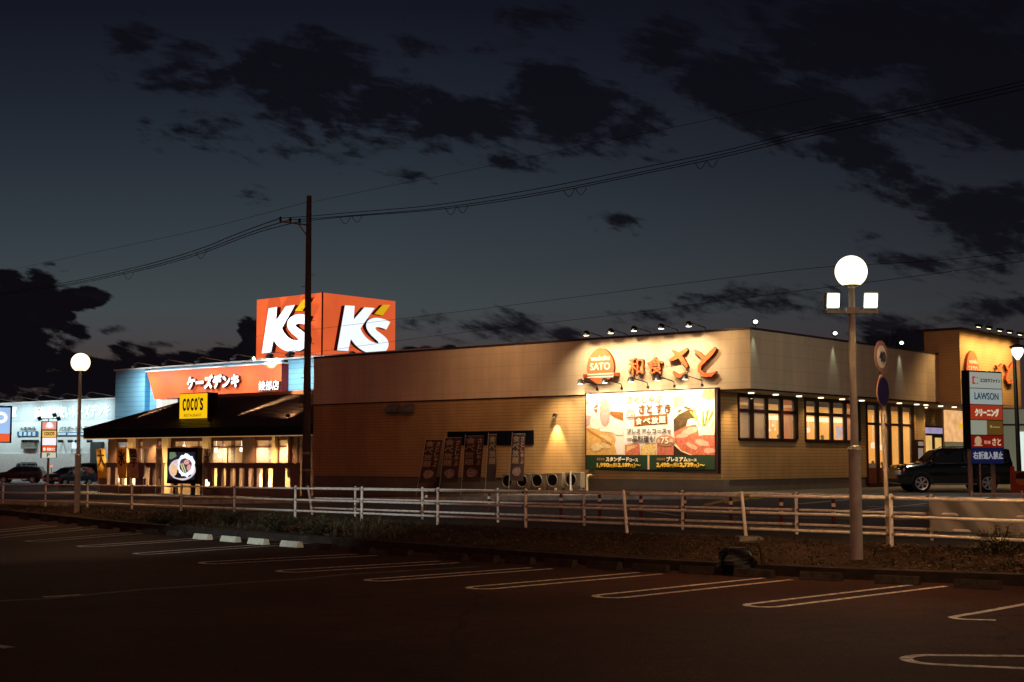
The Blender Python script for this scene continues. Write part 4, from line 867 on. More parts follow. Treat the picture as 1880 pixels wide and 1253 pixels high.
M_KS_ = mat('lit_logo_white', (.9, .9, .92), .4, var=0, em=(.86, .94, 1), es=1.05); M_YEL = mat('lit_logo_yellow', (.8, .5, .02), .4, var=0, em=(.88, .52, .01), es=.75); M_LSD = paint('logo_return', (46, 12, 10))
for pl, x0, ww in ((cS, CV, W_), (cF, -ucl, ucl - uc)):
    for nme, P_, m in (('logo_letter', Kn, M_KS_), ('logo_stroke', An, M_YEL)):
        mb = MB(); mb.prism([(x0 + a * ww, zc0 + b * H_) for a, b in P_], .02, .42, pl.pt, 0, 1); obj(nme, mb, [m, M_LSD], cube)
for px, py, pl in ((494, 656, cF), (533, 652, cF), (521, 664, cF), (644, 652, cS)):
    a, b = pl.loc(px, py, 1.2); t = thing('uplight', 'small dark uplight %s of the orange cube' % {494: 'under the left face', 533: 'in the middle below the left face', 521: 'on the parapet cap just below the left face', 644: 'under the right face'}[px], 'floodlight', pl.pt(a, b, 1.2))
    f = lambda x, y, z: pl.pt(a + x, b + y, 1.2 + z); mb = MB(); mb.tube([f(0, -.4, -1.1), f(0, -.3, 0)], .05, 5); mb.prism([(-.25, -.3), (.1, -.35), (.35, .2), (.05, .3)], -.2, .2, f); obj('housing', mb, M_BLACK, t)
for pl, aa in ((cS, CV + W_ * .5), (cF, -(uc + ucl) / 2)):
    spot(pl.pt(aa, zc0 - .3, 2.2), pl.pt(aa, zc0 + H_ * .45, 0), 1500, (1, .92, .8), 130, .8, .3)
# bright bare flood on the parapet next to the cube
q = PV(KV - .9); a, b = q.loc(466, 662)
t = thing('parapet_lamp', 'bare bright white lamp on the parapet cap at the foot of the orange cube', 'floodlight', q.pt(a, b, 0)); mb = MB(); mb.lathe([(.01, 0), (.12, .05), (.14, .2), (.01, .32)], 10, lambda x, y, z: q.pt(a + x, b + z, y)); obj('bulb', mb, M_FLW, t)

# pole sign cut by the left edge (white ring on blue, orange foot)
q = Plane(DY(0, 780, 62), Vector((.92, .39, 0))); 
t = thing('blue_pole_sign', 'blue and orange lit box sign with a white ring cut off by the picture edge', 'sign', q.hit(-10, 890))
mb = MB(); (xa, zb_), (xb, zt_) = q.loc(-60, 811), q.loc(20.5, 749); mb.box(xa, xb + .05, zb_ - .05, zt_ + .08, -.4, 0, q.pt); mb.tube([q.pt((xa + xb) / 2, zg(*q.hit(-20, 880).to_2d()), -.2), q.pt((xa + xb) / 2, zb_, -.2)], .12, 8); obj('sign_box', mb, paint('navy_frame', (44, 50, 110)), t)
zm = zb_ + (zt_ - zb_) * .24
mb = MB(); mb.box(xa + .05, xb - .03, zm, zt_, .001, .02, q.pt); obj('blue_face', mb, glow('lit_blue', (158, 196, 242), 1, .22, .8), t)
mb = MB(); mb.box(xa + .05, xb - .03, zb_, zm - .002, .001, .02, q.pt); obj('orange_face', mb, glow('lit_orange', (238, 96, 56), 1), t)
mb = MB(); cx_, cy_ = q.loc(2, 767); rx = q.loc(13.5, 767)[0] - cx_; ry = rx * .95; n = 28
P_ = [(cx_ + rx * math.cos(6.2832 * k / n), cy_ + ry * math.sin(6.2832 * k / n)) for k in range(n)]; Q_ = [(cx_ + rx * .5 * math.cos(6.2832 * k / n), cy_ + ry * .5 * math.sin(6.2832 * k / n)) for k in range(n)]
for k in range(n): mb.prism([P_[k], P_[(k + 1) % n], Q_[(k + 1) % n], Q_[k]], .025, .05, q.pt)
mb.box(cx_ - rx, cx_ - rx * .5, cy_ - ry * 2.2, cy_, .05, .06, q.pt)
obj('ring_letter', mb, glow('lit_white', (250, 252, 255), 1.1), t)

# tenant pole sign in front of the long wall
q = Plane(GZ(87, 896), Vector((.97, .24, 0)))
t = thing('tenant_pole_sign', 'narrow lit tenant sign with red, yellow, white and P panels on a pale pole', 'sign', q.pt(0, 0))
def rc(x0, y0, x1, y1): (a, b), (c, d) = q.loc(x0, y0), q.loc(x1, y1); return a, c, d, b
a, b, c, d = rc(75.5, 774, 103.5, 841.5); mb = MB(); mb.box(a, b, c, d, -.35, 0, q.pt); obj('sign_box', mb, paint('dark_frame', (48, 36, 50)), t)
mb = MB(); x_ = q.loc(87.5, 870)[0]; mb.tube([q.pt(x_, -.1, -.2), q.pt(x_, c, -.2)], .09, 10); obj('pole', mb, paint('cream_pole', (190, 178, 140)), t)
mb = MB(); x_ = q.loc(87.5, 870)[0]; mb.lathe([(.01, .25), (.28, .22), (.3, -.1)], 12, lambda X_, Y_, Z_: q.pt(x_ + X_, Z_, -.2 + Y_)); obj('pole_foot', mb, M_CONC, t)
for (x0, y0, x1, y1, g_, nme) in ((78, 775, 103, 789, (232, 150, 136), 'red_panel'), (78, 791, 103, 803, (238, 190, 96), 'yellow_panel'), (78, 804, 103, 818, (250, 244, 250), 'white_panel'), (77.5, 819, 102, 830, (222, 84, 34), 'orange_panel'), (77, 831, 102.5, 841, (196, 198, 176), 'parking_panel')):
    a, b, c, d = rc(x0, y0, x1, y1); mb = MB(); mb.box(a, b, c, d, .002, .02, q.pt); obj(nme, mb, glow('tenant_' + nme, g_, 1), t)
mb = MB(); mb.ellipse(*q.loc(91, 780.5), .22, .2, .022, .03, q.pt); a, b, c, d = rc(84, 781, 98, 784); mb.box(a, b, c, d, .022, .032, q.pt); a, b, c, d = rc(84, 785.5, 98, 786.5); mb.box(a, b, c, d, .022, .032, q.pt); obj('emblem', mb, glow('tp_white', (255, 250, 250), 1.05), t)
mb = MB(); put_text(mb, "COCO'S", q.pt, *(lambda r: (r[0], r[2], r[1], r[3]))(rc(81, 793, 100, 800)), .022, bold=.012); obj('lettering', mb, paint('tp_brown', (150, 90, 40)), t)
mb = MB(); put_text(mb, "和食さと", q.pt, *(lambda r: (r[0], r[2], r[1], r[3]))(rc(86, 822, 101, 828)), .022, bold=.006); mb.ellipse(*q.loc(81.5, 825), .09, .12, .022, .03, q.pt); obj('lettering', mb, glow('tp_w2', (255, 240, 225), 1), t)
mb = MB(); put_text(mb, "P", q.pt, *(lambda r: (r[0], r[2], r[1], r[3]))(rc(86, 832.5, 91.5, 839.5)), .022, bold=.012); obj('lettering', mb, paint('tp_dark', (40, 52, 60)), t)
mb = MB(); mb.tube([q.pt(*q.loc(72, 769), 0), q.pt(*q.loc(108, 769), 0)], .03, 6); mb.tube([q.pt(*q.loc(89, 769), 0), q.pt(*q.loc(89, 774), -.1)], .03, 6); obj('lamp_bar', mb, M_BLACK, t)
for (x, y) in ((72, 769.5), (107, 769.5), (99.5, 763)):
    f = lambda X_, Y_, Z_: q.pt(q.loc(x, y)[0] + X_, q.loc(x, y)[1] + Y_, Z_); mb = MB(); mb.prism([(-.16, .1), (.1, .2), (.2, -.08), (-.05, -.16)], -.1, .12, f); obj('lamp_head', mb, M_DARK, t)
# ============================================================ FAMILY RESTAURANT WITH HIP ROOF
c0 = PV(0.0)
coco = thing('family_restaurant', 'low restaurant with dark ribbed hip roof, warm windows and slotted porch wall', 'restaurant', Bp(38, 5, -.3))
uR = uz(574, 800, c0)[0] + .05; uLc = uz(153, 795, c0)[0]; ze0 = uz(153, 805.5, c0)[1]; ze1 = uz(153, 790.5, c0)[1]
M_ROOF = mat('dark_ribbed_roof', (.045, .032, .028), .5, var=.2, vs=.6, spec=.4)
M_EAVE = paint('dark_eave', (20, 13, 14), .6, .1)
mb = MB(); onBox(uR, uLc, 0, 16, ze0, ze1, mb); obj('eave', mb, M_EAVE, coco)
cR = PV(5.2); zr1 = cR.loc(470, 727)[1]; rise = zr1 - ze1; run = 5.2
uH = uLc - run * 1.0
mb = MB(); A_ = [Bp(uR, .05, ze1), Bp(uLc - .05, .05, ze1), Bp(uLc - .05, 15.9, ze1), Bp(uR, 15.9, ze1), Bp(uR, run, zr1), Bp(uH, run, zr1), Bp(uH, 15.9 - run, zr1), Bp(uR, 15.9 - run, zr1)]

NB = 22
def lerp(a, b, t_): return a + (b - a) * t_
for (a, b, c, d) in ((0, 4, 5, 1), (1, 5, 6, 2)):
    nn = (A_[b] - A_[a]).cross(A_[d] - A_[a]).normalized(); nn = nn if nn.z > 0 else -nn
    for k in range(NB):
        t0_, t1_ = k / NB, (k + 1) / NB
        p0_, p1_, p2_, p3_ = lerp(A_[a], A_[b], t0_) + nn * .028, lerp(A_[d], A_[c], t0_) + nn * .028, lerp(A_[d], A_[c], t1_), lerp(A_[a], A_[b], t1_)
        mb.add([p0_, p3_, p2_, p1_, lerp(A_[a], A_[b], t0_), lerp(A_[d], A_[c], t0_)], [(0, 1, 2, 3), (4, 0, 3, 5)])
mb.add(A_, [(2, 6, 7, 3), (4, 7, 6, 5)])
obj('roof', mb, M_ROOF, coco)
upL, upR = uz(392, 722, cR)[0], uz(556, 722, cR)[0]
pt_ = cR.loc(556, 717)[1]; mb = MB(); onBox(upR - 3, upL, run - .02, run + 5, zr1 - .05, pt_, mb); obj('roof_parapet', mb, paint('brown_parapet', (120, 78, 50), .7), coco)
mb = MB(); mb.tube([Bp(uH, run, zr1 + .05), Bp(uLc, 0, ze1 + .05)], .09, 6); obj('hip_ridge', mb, M_EAVE, coco)
# grazing lamps on the roof
for i, (px, py, ex, ey, e) in enumerate(((206, 785, 330, 738, 5200), (388, 780, 540, 727, 9000), (531, 772, 536, 735, 900))):
    p = None
    # point where the eye ray meets the roof slope
    n_ = (A_[4] - A_[0]).cross(A_[1] - A_[0]).normalized()
    def onroof(px, py): d = ray(px, py); t_ = (A_[0] - CAMP).dot(n_) / d.dot(n_); return CAMP + d * t_
    p = onroof(px, py); tg = onroof(ex, ey); up_ = n_ if n_.z > 0 else -n_
    t = thing('roof_spotlight', ['small roof spotlight near the left end of the dark hip roof', 'small roof spotlight beside the yellow sign', 'small roof spotlight close to the utility pole'][i], 'spotlight', p, 'spotlights on the hip roof')
    mb = MB(); mb.tube([p, p + up_ * .22], .03, 6); mb.box(-.12, .12, -.08, .08, .2, .36, lambda x, y, z: p + Vector((x, y, 0)) + up_ * z); obj('housing', mb, M_BLACK, t)
    spot(p + up_ * .3 + (tg - p).normalized() * .2, tg + up_ * .1, e, (1, .55, .26), 17 if i < 2 else 75, .8, .05)
# walls behind the porch
cw = PV(1.7); ztop = ze0 - .02
M_CREAM = mat('cream_render', (.60, .44, .22), .8, var=.07, vs=1.5); M_BRN = mat('brown_wood_wall', (.17, .09, .055), .7, var=.15, vs=2, rib=('u', .22, .1, .6))
def cu_(px, pl=cw): return uz(px, 830, pl)[0]
mb = MB(); onBox(uR, cu_(547), 1.7, 1.9, -.6, ztop, mb); onBox(cu_(188), cu_(166), 1.7, 1.9, -.6, ztop, mb) if False else None; obj('end_wall', mb, M_BRN, coco)
zwin0 = cw.loc(400, 851)[1]
mb = MB(); onBox(cu_(547), cu_(200), 1.71, 1.88, -.6, zwin0 - .1, mb); obj('dado_wall', mb, mat('warm_dado', (.55, .38, .2), .8, var=.1), coco)
for (x0, x1, m, nme) in ((239, 250, M_CREAM, 'column'), (302, 314.5, M_CREAM, 'column'), (376, 388, M_CREAM, 'column'), (504, 510, M_CREAM, 'column'), (532, 534, M_CREAM, 'column'), (447, 468, M_BRN, 'column'), (250, 255, M_BRN, 'column'), (314.5, 318, M_BRN, 'column'), (199, 214, M_BRN, 'column'), (263, 288, M_BRN, 'column'), (534, 547, M_BRN, 'column')):
    mb = MB(); onBox(cu_(x1), cu_(x0), 1.48 if m is M_CREAM else 1.66, 1.9, -.6 if m is M_BRN else zwin0 - .8, ztop, mb); obj(nme, mb, m, coco)
WN = [(214, 239), (255, 263), (288, 302), (318, 376), (388, 447), (468, 504), (510, 532)]
for x0, x1 in WN:
    a, b = cu_(x1), cu_(x0); mb = MB(); d = .07
    onBox(a, a + d, 1.68, 1.8, zwin0, ztop, mb); onBox(b - d, b, 1.68, 1.8, zwin0, ztop, mb); onBox(a + d, b - d, 1.69, 1.79, ztop - .22, ztop, mb); onBox(a + d, b - d, 1.60, 1.82, zwin0 - .06, zwin0 + .04, mb); onBox(a + d, b - d, 1.70, 1.78, ztop - .62, ztop - .52, mb)
    if b - a > 2: onBox((a + b) / 2 - .03, (a + b) / 2 + .03, 1.71, 1.77, zwin0 + .05, ztop - .63, mb)
    w = obj('window', mb, paint('window_brown', (84, 44, 26), .5), coco)
    mb = MB(); onBox(a + .02, b - .02, 1.74, 1.75, zwin0, ztop - .05, mb); obj('pane', mb, mat('clear_glass', None), w)
mb = MB(); onBox(uR + .3, uLc - 2, 5.5, 5.6, -.2, ztop, mb); onBox(uLc - 2.1, uLc - 2, 1.9, 5.5, -.2, ztop, mb); obj('interior_wall', mb, mat('coco_interior', (.5, .32, .12), .8, em=(.66, .33, .085), es=.62, var=.6, vs=.9), coco)  # this wall and the ceiling below glow in place of room light
mb = MB(); onBox(uR + .3, cu_(200), 1.9, 5.5, ztop - .1, ztop - .05, mb); obj('ceiling', mb, mat('coco_ceiling', (.3, .16, .09), .8, em=(.4, .17, .06), es=.7, var=.3, vs=1), coco)
r = random.Random(3)
for x in (320, 352, 392, 436, 472, 496, 516, 290, 222):
    mb = MB(); u_ = cu_(x); v_ = 3.6; onBox(u_ - .9, u_ + .1, v_, v_ + .12, -.1, 1.15 + r.uniform(-.1, .2), mb); obj('booth_back', mb, paint('booth_brown', (96, 50, 28)), coco)
for x, w_ in ((345, .12), (405, .5), (430, .1), (480, .15), (520, .2), (300, .1), (365, .3), (230, .25)):
    mb = MB(); u_ = cu_(x) ; onBox(u_, u_ + w_, 4.4, 4.5, -.1, ztop, mb); obj('interior_post', mb, paint('inner_brown', (120, 66, 34)), coco)
q = PV(3.0)
for (x, y) in ((397, 825.5), (443.5, 824), (338, 822)):
    a, b = q.loc(x, y); s = .2; mb = MB(); mb.lathe([(.02, s), (.09, s * .7), (.13, -s * .7), (.02, -s)], 10, lambda X_, Y_, Z_: q.pt(a + X_, b + Z_, Y_)); mb.tube([q.pt(a, b + s), q.pt(a, ztop - .1)], .012, 5); obj('pendant_lamp', mb, glow('pendant_bright', (255, 244, 220), 3), coco)
mb = MB(); onBox(uR, uLc - .1, -.02, .1, ze0 - .05, ze0 - .002, mb); obj('eave_glow_strip', mb, mat('eave_glow_strip', (.7, .55, .35), .7, em=(.5, .27, .11), es=.55), coco)  # added glowing strip imitates light on the soffit edge
# porch balustrade wall with upright slots
cb = PV(.35); zb1 = cb.loc(400, 852)[1]; zs1 = cb.loc(400, 860)[1]; zs0 = cb.loc(430, 895)[1]; zbase = cb.loc(400, 912)[1]
M_POR = mat('brown_porch_wall', (.21, .145, .125), .85, var=.12, vs=2.5, bump=.2)
def bal(xa, xb, slots, name='porch_wall'):
    mb = MB(); ua, ub = uz(xb, 880, cb)[0], uz(xa, 880, cb)[0]
    onBox(ua, ub, .2, .42, -1, zs0, mb); onBox(ua, ub, .2, .42, zs1, zb1, mb)
    cuts = sorted([(uz(s1, 880, cb)[0], uz(s0, 880, cb)[0]) for s0, s1 in slots]); prev = ua
    for a, b in cuts + [(ub, ub)]:
        if a - prev > .02: onBox(prev, a, .2, .42, zs0, zs1, mb)
        prev = b
    o = obj(name, mb, M_POR, coco)
    mb = MB(); onBox(ua - .02, ub + .02, .15, .47, zb1, zb1 + .06, mb); obj('coping', mb, paint('coping', (130, 96, 66)), o)
bal(183, 300, [(200, 207), (215, 224), (227, 236), (242, 252), (271, 278), (284, 291), (293, 298)])
bal(371, 549, [(375, 384.5), (392, 402), (410, 418.5), (426.5, 436), (443, 452), (460, 469), (475, 486), (491, 504), (522, 536)])
# glowing ground lamps behind the slots and one bare floodlight in front
for (x, y) in ((216, 871), (245, 879), (290, 884), (380.5, 880), (478, 884), (495.5, 889), (232, 886)):
    q = PV(.75); a, b = q.loc(x, y); bz = b; t = thing('porch_uplight', {216: 'uplight behind the porch slots between the two leftmost flags', 245: 'uplight behind the porch slot just left of the cream column', 290: 'uplight behind the porch slots left of the menu screen', 380: 'uplight behind the slot right beside the menu screen', 478: 'uplight behind the porch slots, second nearest the utility pole', 495: 'brightest uplight in the porch slots nearest the utility pole', 232: 'small low uplight behind the porch wall near the left flags'}[int(x)], 'uplight', q.pt(a, b, 0), 'glowing uplights behind the porch wall')
    mb = MB(); mb.lathe([(.03, -.55), (.10, -.4), (.09, .1), (.03, .45)], 10, lambda X_, Y_, Z_: q.pt(a + X_, b + Z_, Y_)); obj('lamp_tube', mb, glow('porch_glow', (255, 226, 165), 3.2), t)
    mb = MB(); mb.tube([q.pt(a, -.8), q.pt(a, b - .5)], .03, 6); obj('stake', mb, M_BLACK, t)
for x in (225, 285, 345, 410, 480, 525):
    p = Bp(cu_(x), 1.12, ztop - .12); spot(p, p + Vector((0, 0, -3)) + V * .22, 620, (1, .66, .32), 118, 1, .1)
for x in (186, 212, 240): p = Bp(cu_(x), .6, ztop - .12); spot(p, p + Vector((0, 0, -2.2)) - V * 1.0, 330, (1, .68, .34), 90, 1, .1)  # extra eave spots without bodies, added to brighten the yellow flags
q = PV(-.6); a, b = q.loc(382, 889); t = thing('ground_floodlight', 'dazzling bare ground floodlight in front of the porch wall, right of the menu screen', 'floodlight', q.pt(a, b - .3, 0))
mb = MB(); mb.ellipse(a, b, .13, .12, .0, .1, q.pt, n=14); obj('lamp_lens', mb, glow('ground_flood_glow', (255, 240, 205), 4), t)
mb = MB(); mb.box(a - .16, a + .16, b - .3, b + .14, -.2, -.01, q.pt); obj('housing', mb, M_BLACK, t)
for x in (380, 478, 495, 245, 216, 290):
    point(Bp(uz(x, 880, PV(1.0))[0], 1.0, .6), 100, (1, .68, .34), .15)
for x in (244.5, 308, 382, 507): point(Bp(cu_(x), .95, 1.9), 26, (1, .7, .38), .12)  # extra bodiless lights added to brighten the cream columns
# the restaurant's yellow roof sign
q = Plane(Bp(uz(357, 746, PV(1.6))[0], 1.6, 0), -U)
t = thing('yellow_roof_sign', "yellow lit COCO'S RESTAURANT box sign standing on the dark hip roof", 'sign', q.hit(357, 772))
(xa, zb_), (xb, zt_) = q.loc(330, 771.5), q.loc(381, 722)
mb = MB(); mb.box(xa - .06, xb + .06, zb_ - .06, zt_ + .05, -.75, 0, q.pt); obj('sign_box', mb, paint('sign_black', (30, 18, 16)), t)
mb = MB(); mb.box(xa, xb, zb_, zt_, .002, .03, q.pt); obj('sign_face', mb, glow('coco_yellow', (248, 196, 18), 1.0), t)
hh = zt_ - zb_; ww = xb - xa
mb = MB(); [put_text(mb, ch, q.pt, xa + ww * (.115 + .145 * i_), zb_ + hh * .34, xa + ww * (.235 + .145 * i_), zt_ - hh * .17, .035, bold=.034) for i_, ch in enumerate('COCO')]; put_text(mb, "'", q.pt, xa + ww * .69, zt_ - hh * .26, xa + ww * .73, zt_ - hh * .14, .035, bold=.01); put_text(mb, "S", q.pt, xa + ww * .75, zb_ + hh * .34, xa + ww * .87, zt_ - hh * .17, .035, bold=.034)
put_text(mb, "RESTAURANT", q.pt, xa + ww * .17, zb_ + hh * .11, xa + ww * .81, zb_ + hh * .22, .035, bold=.0); obj('lettering', mb, paint('sign_brown_black', (44, 24, 12)), t)
# lit menu screen with a dish
q = PV(-.3); t = thing('menu_screen', 'square lit picture screen of a dish in a dark frame by the porch', 'screen', q.hit(333, 890))
def R4(x0, y0, x1, y1): (a, b), (c, d) = q.loc(x0, y0), q.loc(x1, y1); return a, c, d, b
a, b, c, d = R4(307.5, 823, 361, 889); mb = MB(); mb.box(a, b, c, d, -.4, 0, q.pt); mb.box(a + .5, a + .7, -.9, c, -.3, -.1, q.pt); mb.box(b - .7, b - .5, -.9, c, -.3, -.1, q.pt); obj('frame', mb, paint('screen_frame', (34, 16, 14)), t)
a, b, c, d = R4(310.5, 830.5, 357.5, 881); mb = MB(); mb.box(a, b, c, d, .002, .02, q.pt); obj('screen_face', mb, glow('screen_dark', (30, 30, 38), 1, .5, 4), t)
zq = zoomed(290, 780, 9.637)
def dish(lst, m, c1, name='dish_part'):
    for i, pts in enumerate(lst):
        mb = MB(); poly_px(mb, zq(pts), q, .021, c1 + .0015 * i); obj(name, mb, m, t)
dish([blob(430, 790, 238, 195, 0, 28, .02)], glow('plate_pale', (206, 190, 196), 1.15, .25, 3), .024, 'plate')
dish([blob(420, 870, 170, 80, 0, 20, .05)], glow('pan_black', (26, 20, 24), 1), .027, 'pan')
dish([blob(500, 720, 150, 205, 0, 30, .09, seed=3)], glow('foil_white', (226, 238, 246), 1.3, .3, 5), .030, 'foil_bowl')
dish([blob(485, 725, 112, 125, 0, 24, .08, seed=4)], glow('sauce_dark', (84, 52, 70), .95, .5, 6), .034, 'sauce')
dish([blob(275, 800, 62, 105, 0, 20, .06, seed=5)], glow('potato', (238, 194, 150), 1, .2, 4), .036, 'potato')
dish([blob(505, 665, 48, 45, 0, 16, .12, seed=6), blob(545, 760, 38, 60, 10, 16, .1, seed=7)], glow('meat_pink', (222, 158, 156), 1, .25, 6), .040, 'meat_piece')
dish([[(390, 690), (410, 685), (470, 850), (450, 855)], [(425, 680), (445, 678), (500, 840), (484, 846)]], glow('bean_green', (196, 206, 150), 1), .044, 'green_bean')
dish([[(205, 490), (300, 485), (330, 560), (230, 620), (200, 600)]], glow('leaf_green', (110, 130, 104), .9, .5, 8), .028, 'leaves')
# ============================================================ STREET FURNITURE
M_WP = mat('worn_white_paint', (.78, .76, .72), .5, var=.2, vs=9); M_RUST = mat('rust_spots', (.3, .24, .18), .8, var=.4, vs=12)
# ---- globe lamps
M_GLOBE = mat('globe_glass', (.9, .8, .6), .4, var=0, em=(1, .80, .52), es=2.3)
def globe_lamp(px, ybase, ytop_globe, ybot_globe, label, s=1.0):
    b = GZ(px, ybase); b.z -= .03; yd = b.y; X = b.x
    zc = DY(px, (ytop_globe + ybot_globe) / 2, yd).z; r_ = (ybot_globe - ytop_globe) / 2 / F * yd * 1.02
    t = thing('globe_street_lamp', label, 'street lamp', (X, yd, b.z))
    H = zc - b.z; f = lambda x, y, z: Vector((X + x, yd + y, b.z + z))
    zj = (DY(px, 828 if px > 1000 else 838, yd).z - b.z)
    mb = MB(); mb.lathe([(.085, 0), (.085, zj), (.095, zj + .01), (.09, zj + .05), (.055, zj + .07), (.045, H - r_ * .75), (.0, H - r_ * .75)], 18, f); mb.lathe([(.088, zj * .42), (.091, zj * .42 + .01), (.088, zj * .42 + .03)], 18, f); obj('post', mb, mat('lamp_post_paint', (.50, .53, .46), .55, var=.15, vs=6), t, smooth=True)
    mb = MB(); n = 20
    prof = [(max(.005, r_ * math.sin(a)), H - r_ * math.cos(a)) for a in [R(32) + (math.pi - R(32)) * k / 20 for k in range(21)]]
    mb.lathe([(.02, prof[0][1])] + prof, 32, f); g_ = obj('globe', mb, M_GLOBE, t, smooth=True)
    mb = MB(); mb.lathe([(.05, H - r_ * .98), (.12, H - r_ * .92), (.13, H - r_ * .86), (.05, H - r_ * .84)], 18, f); obj('globe_collar', mb, mat('lamp_post_paint', None), t)
    point((X, yd, b.z + H), s * 4000 * 4 * math.pi * math.pi * r_ * r_, (1, .56, .24), r_ * 1.04)
    return t, f, H, r_
L2, f2, H2, r2 = globe_lamp(1573, 1023, 470, 528, 'tall globe street lamp with two white square floodlights on a crossbar, in the planting strip')
globe_lamp(141, 942, 649, 683, 'globe street lamp beside the tenant pole sign, without crossbar', .4)
def z2(py): return DY(1566, py, L2.location.y).z - L2.location.z
mb = MB(); zb2 = z2(573); mb.box(-.36, .36, -.03, .03, zb2 - .02, zb2 + .02, f2); mb.box(-.09, .09, -.07, .07, zb2 - .03, zb2 + .06, f2); obj('crossbar', mb, mat('lamp_post_paint', None), L2)
for sx in (-1, 1):
    cx = sx * .27; w_ = .10 if sx > 0 else .09
    f = lambda x, y, z, cx=cx, sx=sx: f2(cx + x + .25 * y * sx, y - z * .25, z2(551) + z + y * .2)
    mb = MB(); mb.box(-w_, w_, -.02, .07, -.12, .1, f); mb.box(-w_ * 1.02, -w_ * .9, -.02, .02, -.2, -.1, f); mb.box(w_ * .9, w_ * 1.02, -.02, .02, -.2, -.1, f); h = obj('floodlight_head', mb, mat('lamp_post_paint', None), L2)
    mb = MB(); mb.box(-w_ * .92, w_ * .92, -.035, -.021, -.1, .085, f); obj('lamp_lens', mb, glow('led_panel', (240, 255, 244), 3), h)
    p = f(0, -.1, 0); spot(p, (p.x + 2 * sx, p.y - 9, 0), 30, (.9, 1, .95), 130, 1, .08)
# unseen lights standing in for car park lamps behind and beside the view
for (x, y, e) in ((9, 1, 520), (-1.5, -7, 260), (-24, 8, 150)): point((x, y, 4.4), e * .95, (1, .50, .24), .23)
spot((-15, 10, 6), (-4.3, 33.4, .3), 9500, (.84, 1, .95), 21, 1, .15)
for (x, y, e) in ((16, 14, 600),): point((x, y, 4.6), e, (1, .66, .4), .23)  # unseen lamp added to brighten the round road sign

# ---- guard fences
def on_line(px, a, k):   # ground line y = a + k x seen in picture column px
    s = (px - 940) / F / math.cos(PITCH) * 1.0; y = a / (1 - k * s); return Vector((s * y, y, 0))
def fence(label, pxs, a, k, name_group, lean=None, hgt=.8, rails=(.74, .46, .19), bracket=True, r=.024, pr=.031, ends=(None, None), zoff=0):
    P = [on_line(x, a, k) for x in pxs]
    for p in P: p.z = zg(p.x, p.y) + zoff
    t = thing('guard_fence', label, 'fence', P[len(P) // 2])
    d = (P[-1] - P[0]).normalized(); sd = Vector((d.y, -d.x, 0)).normalized()
    if sd.y > 0: sd = -sd
    for i, p in enumerate(P):
        ln = (lean or {}).get(i, (0, 0)); top = p + Vector((ln[0], ln[1], hgt))
        mb = MB(); mb.tube([p - Vector((0, 0, .15)), p + (top - p) * .96, top, top + Vector((0, 0, .012))], [pr, pr, pr, pr * .6], 10)
        obj('post', mb, M_WP, t, smooth=True)
    Q = list(P)
    if ends[0]: Q = [P[0] - d * ends[0]] + Q
    if ends[1]: Q = Q + [P[-1] + d * ends[1]]
    for q in Q: q.z = zg(q.x, q.y) + zoff
    for h in rails:
        mb = MB(); mb.tube([q + Vector((0, 0, h)) + sd * (pr + r * .6) * 0 for q in Q], r, 8); obj('rail', mb, M_WP, t, smooth=True)
    if bracket:
        for p in P:
            for h in rails:
                mb = MB()
                c = p + Vector((0, 0, h)); mb.tube([c - d * .085, c - d * .06, c + d * .06, c + d * .085], [r * 1.3, r * 1.22, r * 1.22, r * 1.3], 8)
                obj('rail_clamp', mb, M_RUST, t)
    return t, P
FA, PA = fence('near white three rail guard fence running the whole width along the planting strip', (-70, 14, 91.5, 168, 249, 338.5, 435, 546, 667, 805, 965, 1150, 1367, 1629, 1950), 29.03, -1.21, '', lean={11: (-.07, .0), 12: (-.09, 0)})
FB, PB = fence('farther white three rail guard fence beyond the path, with the grey sheet tied to it', (579, 655, 777, 914.5, 1071, 1250, 1457, 1702, 1990), 33.15, -1.16, '', lean={0: (-.16, 0)}, hgt=.79)
# third low fence by the tenant sign
FC, PC = fence('short low pipe fence in front of the black car and the tenant sign', (1776, 1868, 1960), 41.5, -.05, '', hgt=.5, rails=(.42, .02), bracket=False)
# sheet tied to the far fence
a_, b_ = PB[7], PB[8]; d = (b_ - a_).normalized(); sd = Vector((-d.y, d.x, 0)); sd = -sd if sd.y > 0 else sd
mb = MB(); n, mrow = 70, 14; Lg = (b_ - a_).length * 1.0
rr = random.Random(5); folds = [(rr.uniform(0, Lg), rr.uniform(.2, .7), rr.uniform(-.09, .09)) for _ in range(22)]
ties = [0, .42 * Lg / 1.0 * .5, Lg * .42, Lg * .63, Lg * .84, Lg]
for j in range(mrow + 1):
    for i in range(n + 1):
        s = Lg * i / n; h = j / mrow; sag = .07 * abs(math.sin(math.pi * (s / Lg) * 2.4)) * h ** 2
        off = .06 + .025 * math.sin(s * 7 + h * 2) * (1 - h * .4) + sum(am * math.exp(-((s - c + (h - .5) * .5) / (w * .3)) ** 2) for c, w, am in folds)
        p = a_ + d * s - sd * (-off); z = zg(p.x, p.y) + .17 + (.60 - sag) * h; mb.v.append(Vector((p.x, p.y, z)))
for j in range(mrow):
    for i in range(n): a0_ = j * (n + 1) + i; mb.f.append([a0_, a0_ + 1, a0_ + n + 2, a0_ + n + 1]); mb.m.append(0)
o = obj('tarpaulin', mb, mat('grey_mesh_sheet', (.27, .26, .24), .85, var=.12, vs=2), smooth=True); tag(o, 'wrinkled grey sheet tied along the guard fence near the black car', 'tarpaulin')
